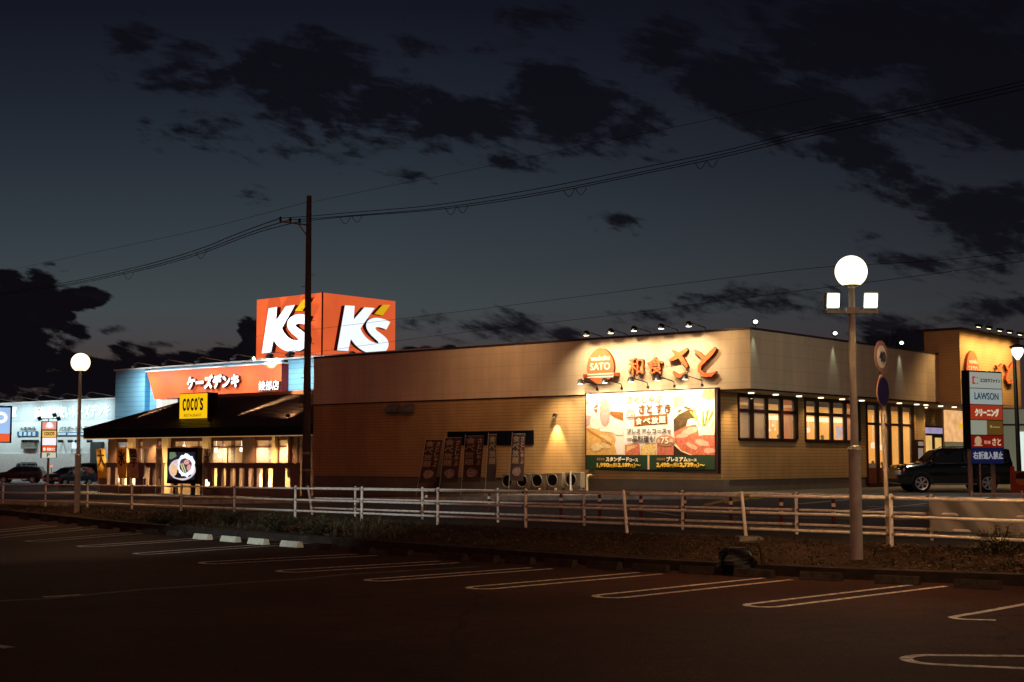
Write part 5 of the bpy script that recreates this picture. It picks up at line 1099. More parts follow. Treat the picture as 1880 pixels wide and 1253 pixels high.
# concrete footing and dark bag beside it
p = PA[12].copy(); p.y -= .12; p.z -= .02
t = thing('concrete_block', 'square concrete footing block under a guard fence post', 'concrete block', (p.x, p.y, zg(p.x, p.y) - .1))
mb = MB(); mb.prism([(-.22, -.34), (.22, -.34), (.19, .09), (-.19, .09)], -.3, .17, lambda x, y, z: p + Vector((x, z, y))); obj('block', mb, M_CONC, t, bevel=.012)
mb = MB(); bp_ = G(1352, 1036, .16); n = 14
for j in range(9):
    for i in range(n):
        w = 6.2832 * i / n; hh = j / 8; rr_ = (.26 - .12 * hh ** 2) * (1 + .13 * math.sin(3 * w + j) + .08 * math.sin(5 * w)); mb.v.append(bp_ + Vector((rr_ * 1.05 * math.cos(w), rr_ * .8 * math.sin(w), -.05 + .3 * math.sin(hh * 1.4))))
for j in range(8):
    for i in range(n): mb.f.append([j * n + i, j * n + (i + 1) % n, (j + 1) * n + (i + 1) % n, (j + 1) * n + i]); mb.m.append(0)
mb.f.append([8 * n + i for i in range(n)]); mb.m.append(0)
t = obj('refuse_bag', mb, paint('black_plastic', (12, 13, 18), .35, .2)); tag(t, 'dark slumped bag on the kerb in front of the concrete block', 'bag')
mb = MB(); mb.tube([bp_ + Vector((.12, 0, .3)), bp_ + Vector((.3, .02, .32)), bp_ + Vector((.36, .03, .2)), bp_ + Vector((.39, 0, -.08))], .014, 6); obj('strap', mb, M_BLACK, t)

# ---- wheel stops
M_WS = mat('weathered_stop', (.034, .026, .022), .9, var=.5, vs=9, bump=.4); M_WSW = mat('pale_stop', (.62, .64, .54), .7, var=.12, vs=7)  # second stop colour is much paler than the first
def wheel_stop(m, label):
    mb = MB(); mb.prism([(-.085, 0), (.085, 0), (.055, .11), (-.04, .12)], -.3, .3, lambda x, y, z: Vector((z, x, y))); t = obj('wheel_stop', mb, m, bevel=.008, origin=(0, 0, 0)); tag(t, label, 'wheel stop')
    mb = MB(); mb.box(-.2, -.06, -.095, -.083, .03, .07); mb.box(.07, .2, -.095, -.083, .03, .07); return t
ws = wheel_stop(M_WS, 'x'); wsw = wheel_stop(M_WSW, 'x')
def place_ws(base, px, py, label, grp, first):
    p = G(px, py); d = Vector((3, kerbY(p.x + 1.5) - kerbY(p.x - 1.5), 0)); rz = math.atan2(d.y, d.x)
    o = base if first else dup(base, p, rz); o.location = p; o.rotation_euler = (0, 0, rz); o['label'] = label; o['group'] = grp; return o
lab = ['leftmost, below the menu screen', 'second from the lamp side', 'third from the lamp side', 'rightmost, nearest the utility pole']
for i, (x, y) in enumerate(((372, 990.5), (423, 995), (474, 999.5), (535, 1004.5))):
    place_ws(wsw, x, y, 'pale wheel stop, %s of the four bright ones' % ['leftmost', 'second from the left', 'third from the left', 'rightmost'][i], 'four pale wheel stops at the kerb', i == 0)
dk = [(45, 954), (85, 957), (118, 961.5), (155, 966), (193, 971), (234, 977), (275, 980.5), (322, 984.5), (596, 1010), (665, 1016), (735, 1020), (832, 1028), (890, 1031), (955, 1035), (1030, 1040), (1110, 1044.5), (1195, 1050), (1283, 1054), (1385, 1060), (1508, 1066), (1648, 1073), (1796, 1081)]
for i, (x, y) in enumerate(dk):
    o = place_ws(ws, x, y, 'weathered dark wheel stop in the long row at the foot of the kerb', 'weathered wheel stops along the kerb', i == 0)
# ---- road sign
b = GZ(1632, 1003); t = thing('road_sign', 'slim road sign pole with round 40 limit disc over a round blue disc', 'road sign', b)
tp = DY(1614, 628, b.y); M_POLE = mat('sign_pole', (.5, .44, .36), .5, var=.15)
mb = MB(); mb.tube([b - Vector((0, 0, .1)), b + (tp - b) * .45, tp], [.036, .033, .03], 12); obj('pole', mb, M_POLE, t, smooth=True)
az = R(53); ex = Vector((math.cos(az), math.sin(az), 0)) 
for (px, py, h0, h1, nme) in ((1618.5, 655.5, 625.5, 685.5, 'limit'), (1621.5, 719, 691.5, 747, 'blue')):
    c = DY(px, py, b.y - .06); rr_ = (h1 - h0) / 2 / F * b.y; q = Plane(c, ex)
    disc = MB(); disc.ellipse(0, 0, rr_, rr_, -.012, 0, q.pt, n=36)
    if nme == 'limit':
        o = obj('limit_disc', disc, paint('sign_red', (128, 104, 106), .5), t)
        mb = MB(); mb.ellipse(0, 0, rr_ * .70, rr_ * .70, .001, .004, q.pt, n=36); obj('white_centre', mb, paint('sign_white', (200, 202, 205), .5), o)
        mb = MB(); put_text(mb, '40', q.pt, -rr_ * .47, -rr_ * .33, rr_ * .47, rr_ * .36, .007, bold=.006); obj('number', mb, paint('sign_navy', (50, 66, 96), .5), o)
    else:
        o = obj('blue_disc', disc, paint('sign_rim', (170, 120, 96), .5), t)
        mb = MB(); mb.ellipse(0, 0, rr_ * .94, rr_ * .94, .001, .004, q.pt, n=36); obj('blue_centre', mb, paint('sign_blue', (34, 30, 84), .5), o)
# ---- delineator posts on the far road edge
def delineator():
    t = thing('delineator_post', 'x', 'delineator post'); M_OR = paint('orange_rubber', (82, 26, 18), .6); M_RF = mat('reflector_white', (.75, .7, .6), .4, var=.1)
    mb = MB(); mb.lathe([(.12, 0), (.12, .02), (.05, .05), (.038, .06), (.038, .6), (.03, .62), (.001, .625)], 12); obj('tube', mb, M_OR, t, smooth=True)
    for h in (.5, .33): mb = MB(); mb.lathe([(.041, h - .035), (.042, h + .035)], 12); obj('reflector_band', mb, M_RF, t)
    mb = MB(); mb.lathe([(.13, .004), (.125, .022)], 12); obj('base_ring', mb, M_RF, t); return t
dl = delineator()
for i, (x, y) in enumerate(((898, 950.5), (1030, 955.5), (1101, 958), (1177, 961), (1257, 964), (1342, 967.5), (1435, 971), (1531, 974.5), (1633, 979), (1717, 982.5), (783, 946))):
    p = GZ(x, y); o = dl if i == 0 else dup(dl, p); o.location = p
    o['label'] = 'orange delineator post with two white bands along the road behind the guard fences'; o['group'] = 'orange delineator posts along the road'
# ---- utility pole and wires
pb = GZ(562, 908); yp = 68.0; pb = DY(562, 906, yp); pt2 = DY(567.5, 360, yp)
t = thing('utility_pole', 'tall dark utility pole standing in front of the orange cube sign', 'utility pole', pb)
M_UP = mat('dark_concrete_pole', (.07, .05, .045), .8, var=.15)
mb = MB(); mb.tube([pb - Vector((0, 0, .5)), pt2], [.21, .12], 14); obj('pole', mb, M_UP, t, smooth=True)
ca, cb_ = DY(513, 407, yp + .5), DY(566, 413.5, yp); mb = MB(); mb.tube([ca, cb_], .045, 6); mb.tube([DY(548, 412, yp + .2), DY(563, 432, yp)], .03, 5); obj('crossarm', mb, mat('arm_steel', (.18, .15, .13), .6, var=.2), t)
for x in (515, 533, 550):
    q = DY(x, 402.5 + (x - 515) * .1, yp + .4); mb = MB(); mb.lathe([(.03, -.12), (.06, -.05), (.04, 0), (.07, .05), (.03, .12)], 8, lambda X_, Y_, Z_: q + Vector((X_, Y_, Z_))); obj('insulator', mb, M_DARK, t)
for k in range(16):
    z_ = 2.2 + k * .55; s_ = 1 if k % 2 else -1; c = pb + (pt2 - pb) * ((z_) / (pt2 - pb).length); mb = MB(); mb.tube([c, c + Vector((s_ * .32, -.05, 0))], .014, 5); obj('step_bolt', mb, M_UP, t)
for z_ in (1.1, 1.9): 
    c = pb + (pt2 - pb) * (z_ / (pt2 - pb).length); mb = MB(); mb.lathe([(.215, -.05), (.217, .05)], 14, lambda X_, Y_, Z_: c + Vector((X_, Y_, Z_))); obj('reflector_band', mb, mat('dull_band', (.3, .27, .22), .6, var=.3), t)
M_WIRE = paint('wire_black', (14, 13, 16), .6, .02)
def wire(pts, r, label, name='power_wire', grp=None):
    """pts: (px, py, distance); smooth curve through them"""
    W3 = [DY(x, y, yy) for x, y, yy in pts]; out = []
    for i in range(len(W3) - 1):
        p0_, p1, p2, p3 = W3[max(i - 1, 0)], W3[i], W3[i + 1], W3[min(i + 2, len(W3) - 1)]
        for k in range(8):
            u_ = k / 8; out.append(.5 * ((2 * p1) + (p2 - p0_) * u_ + (2 * p0_ - 5 * p1 + 4 * p2 - p3) * u_ * u_ + (3 * p1 - p0_ - 3 * p2 + p3) * u_ ** 3))
    out.append(W3[-1]); mb = MB(); mb.tube(out, r, 5); o = obj(name, mb, M_WIRE); tag(o, label, 'wire', grp); return out
SP = [[(515, 401, 68.4), (567, 397.5, 68), (640, 391, 66.5), (780, 379, 63.5), (900, 362, 61), (1040, 337, 58.5), (1180, 308, 56), (1330, 277, 53.5), (1480, 240, 51), (1700, 192, 47.5), (2000, 120, 43)],
      [(533, 404, 68.4), (567, 402, 68), (640, 396.5, 66.5), (780, 385, 63.5), (900, 369, 61), (1040, 345, 58.5), (1180, 316, 56), (1330, 283, 53.5), (1480, 246, 51), (1700, 198, 47.5), (2000, 128, 43)],
      [(550, 407, 68.4), (567, 405.5, 68), (640, 398, 66.5), (780, 387.5, 63.5), (900, 373, 61), (1040, 349, 58.5), (1180, 320, 56), (1330, 288, 53.5), (1480, 252, 51), (1700, 205, 47.5), (2000, 136, 43)]]
ww_ = ['upper', 'middle', 'lowest']
for i, s_ in enumerate(SP): wire(s_, .017, '%s of the three thick power wires right of the utility pole' % ww_[i], grp='power wires right of the pole')
for i, dy_ in enumerate((0, 7, 12)):
    wire([(515 + i * 17, 401 + i * 3, 68.4), (480, 413 + dy_, 70), (430, 432 + dy_ * .9, 74), (370, 456 + dy_ * .8, 80), (300, 478 + dy_ * .7, 88), (220, 498 + dy_ * .6, 99), (115, 520 + dy_ * .5, 118), (-60, 548 + dy_ * .3, 150)], .025 if i < 2 else .022, '%s of the three thick power wires left of the utility pole' % ww_[i], grp='power wires left of the pole')
for i, (x, y) in enumerate(((636, 398), (830, 381), (1047, 348), (1288, 297), (235, 500), (368, 462))):
    yy = {636: 66.5, 830: 62.5, 1047: 58.4, 1288: 54.2, 235: 97, 368: 80}[x]; mb = MB(); wd = 12 if x > 500 else 9
    for k in range(2 if x > 500 else 1):
        pts = [DY(x - wd + k * 22 + 20 * u_, y - .14 * (k * 22 + 20 * u_ - wd) * (1 if x > 500 else .8) + 14 * math.sin(math.pi * u_) * .95, yy) for u_ in [j / 8 for j in range(9)]]
        mb.tube(pts, .014, 5)
    o = obj('wire_loop', mb, M_WIRE); tag(o, 'slack cable loops below the wires %s' % ['just right of the utility pole', 'above the long roof, second loops from the pole', 'above the long roof, third loops from the pole', 'farthest right above the egg emblem', 'farthest left above the lamp', 'between the left edge and the pole, nearer the pole'][i], 'wire loop')
for pts, r_, l_ in (([(0, 500, 160), (180, 462, 130), (360, 424, 100), (562, 372, 68)], .012, 'thin single wire reaching the pole top from the left edge'), ([(570, 372, 68), (700, 345, 64), (850, 315, 60), (1100, 262, 55), (1500, 180, 48)], .008, 'thin single wire rising right from the pole top'),
                    ([(470, 618, 110), (700, 590, 95), (1000, 553, 80), (1300, 515, 66), (1500, 492, 58), (1700, 480, 52), (1960, 455, 47)], .011, 'upper of two thin wires crossing behind the orange cube to the right'), ([(200, 700, 150), (500, 658, 105), (800, 617, 88), (1100, 582, 74), (1400, 543, 62), (1700, 505, 53), (1960, 468, 47)], .011, 'lower of two thin wires crossing behind the orange cube to the right')):
    wire(pts, r_, l_)
# ---- banner flags
def flag(loc, w, h, H, lean, yaw, text, mcloth, mtext, label, grp, seed=0, side=None, tb=.012):
    t = thing('banner_flag', label, 'banner flag', loc, grp); r = random.Random(seed); top = Vector((lean, 0, H))
    Q = Matrix.Rotation(yaw, 3, 'Z'); f0 = lambda v: Vector(loc) + v
    mb = MB(); mb.tube([f0(Vector((0, 0, 0))), f0(top * .55), f0(top * 1.03)], [.018, .014, .011], 6); mb.tube([f0(top * 1.0), f0(top * 1.0 + Q @ Vector((w, 0, .02)))], .008, 5); obj('pole', mb, mat('flag_pole', (.5, .5, .5), .5, var=0), t)
    ph = r.uniform(0, 6); am = r.uniform(.03, .07)
    def S(a, b, c=0):   # a 0..w across, b 0..h up from cloth bottom
        zz_ = H - h + b; base = top * (zz_ / H); wv = am * math.sin(b * 3 + ph + a * 2) * (1 - b / h * .7); tw = (1 - b / h) * .35 * r_tw
        d_ = Matrix.Rotation(tw, 3, 'Z') @ (Q @ Vector((a, wv - c, 0))); return f0(base + d_)
    r_tw = r.uniform(-1, 1)
    mb = MB(); nx, ny = 5, 16
    for j in range(ny + 1):
        for i in range(nx + 1): mb.v.append(S(w * i / nx + .015, h * j / ny))
    for j in range(ny):
        for i in range(nx): a = j * (nx + 1) + i; mb.f.append([a, a + 1, a + nx + 2, a + nx + 1]); mb.m.append(0)
    cl_ = obj('cloth', mb, mcloth, t)
    md = cl_.modifiers.new('thick', 'SOLIDIFY'); md.thickness = .004; md.offset = -1
    mb = MB(); n = len(text); hh = h * .62 / max(n, 1); w1 = w * (.52 if side else .74)
    for i, ch in enumerate(text): put_text(mb, ch, S, .04 + (0 if side else w * .06), h * .97 - (i + 1) * hh + hh * .1, .04 + (0 if side else w * .06) + w1, h * .97 - i * hh, .012, bold=tb)
    if n: obj('lettering', mb, mtext, t)
    if side:
        mb = MB(); hs = h * .6 / len(side)
        for i, ch in enumerate(side): put_text(mb, ch, S, w * .70, h * .95 - (i + 1) * hs + hs * .15, w * .92, h * .95 - i * hs, .012, bold=.004)
        obj('side_lettering', mb, mat('flag_side_text', (.55, .3, .18), .7), t)
        mb = MB(); mb.prism(blob(w * .5, h * .2, w * .3, h * .1, 0, 14, .1, seed), .008, .01, S); obj('picture', mb, mat('flag_picture', (.3, .2, .16), .7, var=.6, vs=12), t)
    return t
M_FD = mat('flag_dark', (.055, .03, .028), .8, var=.2); M_FR = mat('flag_red', (.22, .035, .03), .8, var=.2); M_FT = mat('flag_cream_text', (.30, .20, .13), .7, var=.05); M_FY = mat('flag_yellow', (.85, .5, .06), .8, var=.15, vs=4); M_FT2 = paint('flag_dark_text', (60, 30, 16))
order = ['leftmost', 'second', 'third', 'fourth', 'rightmost']
for i, (px, yy, ln, yw, w_) in enumerate(((764, 910, .46, -.2, .84), (805, 910, .30, -.2, .82), (846, 910, .20, .0, .86), (890, 910, .16, .9, .6), (933, 909, .18, .6, .72))):
    p = GZ(px, yy); s_ = p.y / 66
    flag(p, w_, 2.1, 2.72, ln, yw, '食べ放題', M_FD, M_FT, 'dark banner flag with cream writing, %s of five by the strip window' % order[i], 'readable banner flags by the long wall', i, side='さとしゃぶ') if i not in (3,) else flag(p, w_, 2.1, 2.72, ln, yw, '食べ放題', M_FD, M_FT, 'dark banner flag seen nearly edge on, fourth of five readable ones', 'readable banner flags by the long wall', i)
for i, (px, yw) in enumerate(((607, 1.1), (640, .2), (683, 1.2), (722, 1.3))):
    p = GZ(px, 909); flag(p, .5, 1.9, 2.6, .02, yw, '', mat('flag_dim', (.05, .03, .03), .8, var=.3), M_FT, 'unreadable dark drooping banner flag, %s on the way from the utility pole' % order[i], 'dark banner flags near the utility pole', 20 + i)
for i, (px, yy, ln, yw, tx, m_, w_, y0) in enumerate(((183, 897, -.3, .5, '大', M_FY, .55, 0), (218, 897, -.18, -.1, '氷', M_FY, .62, 0), (241, 897, -.2, .2, '団子', mat('flag_peach', (.55, .34, .2), .8, var=.2), .5, 0), (286, 897, -.05, 1.0, '餅米', mat('flag_brown', (.12, .07, .05), .8, var=.3), .5, 0), (262, 897, .1, 1.2, '', mat('flag_brown', None), .4, 0))):
    q = PV(-.15); a, b = q.loc(px, 893); p = q.pt(a, 0); p.z = zg(p.x, p.y)
    flag(p, w_, 1.85, 2.75, ln, yw, tx, m_, M_FT2, ['yellow banner flag at the left end of the porch wall', 'yellow banner flag with a single ice character', 'pale peach banner flag right of the yellow ones', 'brown patterned banner flag between window and column', 'narrow folded dark banner flag left of the brown patterned one'][i], 'banner flags in front of the porch', 40 + i, tb=.02)
q = PV(.1); a, b = q.loc(372, 885); p = q.pt(a, 0); p.z = zg(p.x, p.y); flag(p, .5, 1.8, 2.7, 0, .2, '氷', mat('flag_grey', (.3, .25, .2), .8, var=.4, vs=8), M_FT2, 'grey patterned banner flag just right of the menu screen', 'banner flags in front of the porch', 61)
p = GZ(497, 893); flag(p, .55, 1.8, 2.6, 0, -.1, '', mat('flag_grey2', (.16, .13, .11), .8, var=.4, vs=8), M_FT2, 'grey banner flag before the narrow window near the utility pole', 'banner flags in front of the porch', 62)
# ---- air conditioning units with bent ducts
def ac_unit():
    t = thing('air_conditioning_unit', 'x', 'air conditioner'); M_AC = mat('ac_casing', (.24, .20, .15), .6, var=.1)
    mb = MB(); mb.box(-.40, .40, -.16, .16, .12, .78); mb.box(-.36, -.28, -.15, .15, 0, .12); mb.box(.28, .36, -.15, .15, 0, .12); obj('casing', mb, M_AC, t, bevel=.012)
    mb = MB(); mb.lathe([(.001, 0), (.23, 0), (.25, .02)], 20, lambda x, y, z: Vector((-.1 + x, -.165 - z * .5, .45 + y))); obj('fan_opening', mb, paint('fan_dark', (14, 14, 22), .5), t)
    mb = MB()
    for k in range(20):
        w0, w1 = 6.2832 * k / 20, 6.2832 * (k + 1) / 20; mb.tube([Vector((-.1 + .27 * math.cos(w0), -.175, .45 + .27 * math.sin(w0))), Vector((-.1 + .27 * math.cos(w1), -.175, .45 + .27 * math.sin(w1)))], .02, 5, cap=False)
    obj('fan_ring', mb, M_AC, t); mb = MB(); mb.box(.22, .39, -.175, -.161, .2, .7); obj('service_panel', mb, mat('ac_panel', (.28, .24, .18), .6), t); return t
ac = ac_unit()
for i, (px, lb) in enumerate(((939, 'outdoor air conditioning unit at the far left end of the row, behind the last flag'), (966, 'second outdoor air conditioning unit in the row after the last flag'), (994, 'middle outdoor air conditioning unit of the row of five'), (1022, 'fourth outdoor air conditioning unit of the row, left of the pale post'), (1056, 'outdoor air conditioning unit at the billboard end of the row'))):
    q = PV(-.75); a, b = q.loc(px, 906); p = q.pt(a, 0); p.z = zg(p.x, p.y) + .12; o = ac if i == 0 else dup(ac, p, 0); o.location = p; o.rotation_euler = (0, 0, math.atan2(-U.y, -U.x)); o.scale = (1.1, 1, 1.05); tag(o, lb, 'air conditioner', 'air conditioning units by the long wall')
M_DUCT = mat('cream_duct', (.5, .4, .24), .6, var=.08)
for i, (px, y0, lb) in enumerate(((965, 876, 'leftmost'), (990, 874, 'second'), (1020, 873, 'third'), (1042, 873, 'thinner fourth'), (1049, 873, 'fifth'), (1077.5, 873, 'rightmost and tallest'))):
    q = PV(-.35); a, b = q.loc(px, y0); zb_ = q.loc(px, 905)[1]; mb = MB(); r_ = .055 if i != 3 else .04
    mb.tube([q.pt(a, zb_, 0), q.pt(a, b - .12, 0), q.pt(a + .03, b - .02, -.02), q.pt(a + .12, b, -.08), q.pt(a + .16, b, -.38)], [r_, r_, r_ * 1.25, r_ * 1.3, r_], 10); o = obj('pipe_duct', mb, M_DUCT, smooth=True); tag(o, '%s cream bent duct coming out of the wall beside the air conditioners' % lb, 'duct', 'bent ducts above the air conditioners')
mb = MB(); q = PV(-1.6); a, b = q.loc(1047, 890); p = q.pt(a, 0); p.z = zg(p.x, p.y); mb.tube([p, p + Vector((0, 0, 1.0))], .045, 8); tag(obj('bollard', mb, M_WP), 'thin white post in front of the air conditioners', 'post')
b = GZ(108.5, 897); mb = MB(); mb.lathe([(.12, 0), (.12, .03), (.05, .05), (.05, .75), (.001, .78)], 10, lambda x, y, z: b + Vector((x, y, z))); tag(obj('orange_bollard', mb, paint('dim_orange', (190, 70, 40), .5)), 'single orange bollard right of the tenant pole sign', 'bollard')
# ---- tenant pylon sign and blue traffic sign
gp = GZ(1811, 918); az = R(33); ex = Vector((math.cos(az), math.sin(az), 0)); q = Plane(gp, ex)
t = thing('tenant_pylon_sign', 'tall tenant sign board with stacked shop name panels in front of the black car', 'sign', gp)
x0_, x1_ = q.loc(1781.5, 755)[0], q.loc(1839.5, 755)[0]; zt_ = q.loc(1782, 683)[1]; zb_ = q.loc(1811, 822)[1]
mb = MB(); mb.box(x0_ - .05, x1_ + .05, zb_ - .05, zt_ + .05, -.3, 0, q.pt); obj('sign_box', mb, paint('navy_black_frame', (20, 18, 34), .4), t)
mb = MB()
for x in (1790, 1832): a = q.loc(x, 860)[0]; mb.tube([q.pt(a, -.3, -.2), q.pt(a, zb_, -.2)], .085, 12)
obj('legs', mb, mat('pale_leg', (.42, .36, .28), .5), t) if False else None
for x in (1790, 1832): a = q.loc(x, 860)[0]; mb = MB(); mb.tube([q.pt(a, -.3, -.2), q.pt(a, zb_, -.2)], .085, 12); obj('leg', mb, mat('pale_leg', (.42, .36, .28), .5), t, smooth=True)
cols = [(0, 1, 1.0, .79, (176, 182, 170), 'white'), (0, 1, .78, .575, (170, 182, 178), 'white'), (0, 1, .565, .37, (176, 60, 34), 'red'), (0, .49, .36, .17, (160, 166, 146), 'grey'), (.49, 1, .36, .17, (104, 74, 30), 'olive'), (0, 1, .16, 0, (128, 22, 18), 'dark_red')]
hh = zt_ - zb_; wd = x1_ - x0_
for (a0_, a1_, b1_, b0_, g_, nme) in cols:
    mb = MB(); mb.box(x0_ + wd * a0_, x0_ + wd * a1_, zb_ + hh * b0_, zb_ + hh * b1_, .002, .02, q.pt); obj(nme + '_panel', mb, glow('pyl_' + nme + str(int(b1_ * 100)), g_, .62, 0), t)
def pt3(s, a0_, b0_, a1_, b1_, g_, bold=.006, em=.6, nm_=None):
    mb = MB(); put_text(mb, s, q.pt, x0_ + wd * a0_, zb_ + hh * b0_, x0_ + wd * a1_, zb_ + hh * b1_, .022, bold=bold); obj('lettering', mb, glow('pyt_%d_%d_%d' % g_, g_, em), t)
pt3('ココカラファイン', .30, .865, .95, .92, (26, 26, 30), .008)
mb = MB(); [mb.box(x0_ + wd * a, x0_ + wd * b_, zb_ + hh * c, zb_ + hh * d_, .022, .03, q.pt) for a, b_, c, d_ in ((.07, .11, .84, .94), (.11, .16, .92, .94), (.11, .16, .84, .86), (.21, .24, .84, .86), (.21, .24, .92, .935))]; obj('emblem', mb, glow('pyl_emb', (170, 36, 36), .8), t)
pt3('LAWSON', .12, .635, .88, .73, (34, 64, 84), .008)
pt3('クリーニング', .12, .41, .88, .52, (206, 200, 170), .018, .85)
pt3('和食', .38, .045, .60, .095, (196, 140, 100), .006, .7); pt3('さと', .64, .025, .92, .125, (214, 180, 140), .012, .7)
mb = MB(); mb.ellipse(x0_ + wd * .2, zb_ + hh * .085, wd * .105, hh * .062, .022, .03, q.pt); mb.box(x0_ + wd * .07, x0_ + wd * .33, zb_ + hh * .02, zb_ + hh * .035, .022, .03, q.pt); obj('emblem', mb, glow('pyl_egg', (190, 158, 118), .7), t)
mb = MB(); mb.ellipse(x0_ + wd * .62, zb_ + hh * .28, wd * .04, hh * .02, .022, .03, q.pt, n=10); mb.box(x0_ + wd * .68, x0_ + wd * .9, zb_ + hh * .265, zb_ + hh * .28, .022, .03, q.pt); obj('emblem', mb, glow('pyl_leaf', (170, 150, 90), .6), t)
q2 = Plane(gp + Vector((0, -.55, 0)), Vector((math.cos(R(20)), math.sin(R(20)), 0)))
t = thing('no_entry_sign', 'dark blue board with white writing forbidding right turns, under the tenant panels', 'road sign', q2.hit(1814, 915))
(a, b), (c, d_) = q2.loc(1785, 851.5), q2.loc(1842.5, 822); mb = MB(); mb.box(a, c, b, d_, -.03, 0, q2.pt); obj('board', mb, mat('deep_blue_board', s2l((24, 34, 92))[:3], .5, em=(.004, .006, .03), es=1), t)
mb = MB(); put_text(mb, '右折進入禁止', q2.pt, a + (c - a) * .03, b + (d_ - b) * .27, c - (c - a) * .03, b + (d_ - b) * .75, .004, bold=.008); obj('lettering', mb, glow('board_white', (170, 172, 180), .6), t)
mb = MB(); mb.tube([q2.pt((a + c) / 2 - .3, -.1, -.06), q2.pt((a + c) / 2 - .3, b + .1, -.06)], .03, 8); obj('post', mb, M_POLE, t)
# caution board of a child by the fence
q3 = Plane(GZ(1872, 912) + Vector((0, 1, 0)), (1, 0, 0)); (a, b), (c, d_) = q3.loc(1856, 905), q3.loc(1892, 865)
mb = MB(); w_, h_ = c - a, d_ - b; mb.prism([(a, b), (c, b), (c, d_ - .1), (c - .1, d_), (a + .1, d_), (a, d_ - .1)], -.04, 0, q3.pt); t = obj('caution_board', mb, paint('orange_board', (150, 66, 26), .6)); tag(t, 'orange board with a plain painted child face at the right edge', 'board')
mb = MB(); mb.prism(blob(a + w_ * .55, b + h_ * .6, w_ * .3, h_ * .26, 0, 20), .002, .01, q3.pt); obj('face', mb, paint('face_tone', (190, 110, 60)), t)
mb = MB(); mb.prism([(a + w_ * .25, b + h_ * .64), (a + w_ * .85, b + h_ * .64), (a + w_ * .82, b + h_ * .86), (a + w_ * .55, b + h_ * .95), (a + w_ * .28, b + h_ * .86)], .012, .02, q3.pt); obj('hair', mb, paint('hair_dark', (26, 14, 12)), t)
# dark lamp post in front of the yellow wing, with a bright head
pb = GZ(1873, 908); t = thing('dark_street_lamp', 'dark slim lamp post with dazzling white head before the yellow wing', 'street lamp', pb); tp = DY(1861.5, 640, pb.y)
mb = MB(); mb.tube([pb, tp], [.1, .07], 10); obj('post', mb, paint('post_black', (18, 12, 12), .5), t, smooth=True)
mb = MB(); c = DY(1868, 641, pb.y - .1); mb.lathe([(.02, .2), (.3, .12), (.32, .04), (.02, .04)], 14, lambda x, y, z: c + Vector((x, y, z))); obj('lamp_cap', mb, M_BLACK, t)
mb = MB(); mb.lathe([(.02, .03), (.2, .03), (.24, -.06), (.2, -.22), (.06, -.42), (.01, -.45)], 14, lambda x, y, z: c + Vector((x, y, z))); obj('lamp_lens', mb, glow('white_lamp', (240, 248, 255), 3), t)
point(c + Vector((-2.5, -2.5, -.3)), 420, (1, .97, .8), .2)
# neighbouring low shop beyond the wing
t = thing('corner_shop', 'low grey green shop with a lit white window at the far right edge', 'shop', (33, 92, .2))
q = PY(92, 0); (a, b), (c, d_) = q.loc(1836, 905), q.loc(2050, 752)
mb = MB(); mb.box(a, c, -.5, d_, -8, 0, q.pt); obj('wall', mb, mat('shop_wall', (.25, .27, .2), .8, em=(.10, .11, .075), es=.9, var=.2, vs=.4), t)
(a2, b2), (c2, d2) = q.loc(1872, 880), q.loc(1960, 793); mb = MB(); mb.box(a2, c2, b2, d2, .02, .06, q.pt); w = obj('window', mb, glow('shop_glow', (214, 236, 224), 1.0, .2, 1), t)
(a2, b2), (c2, d2) = q.loc(1836, 782), q.loc(2050, 779); mb = MB(); mb.box(a2, c2, b2, d2, .0, .3, q.pt); obj('canopy', mb, paint('grey_canopy', (60, 60, 50)), t)
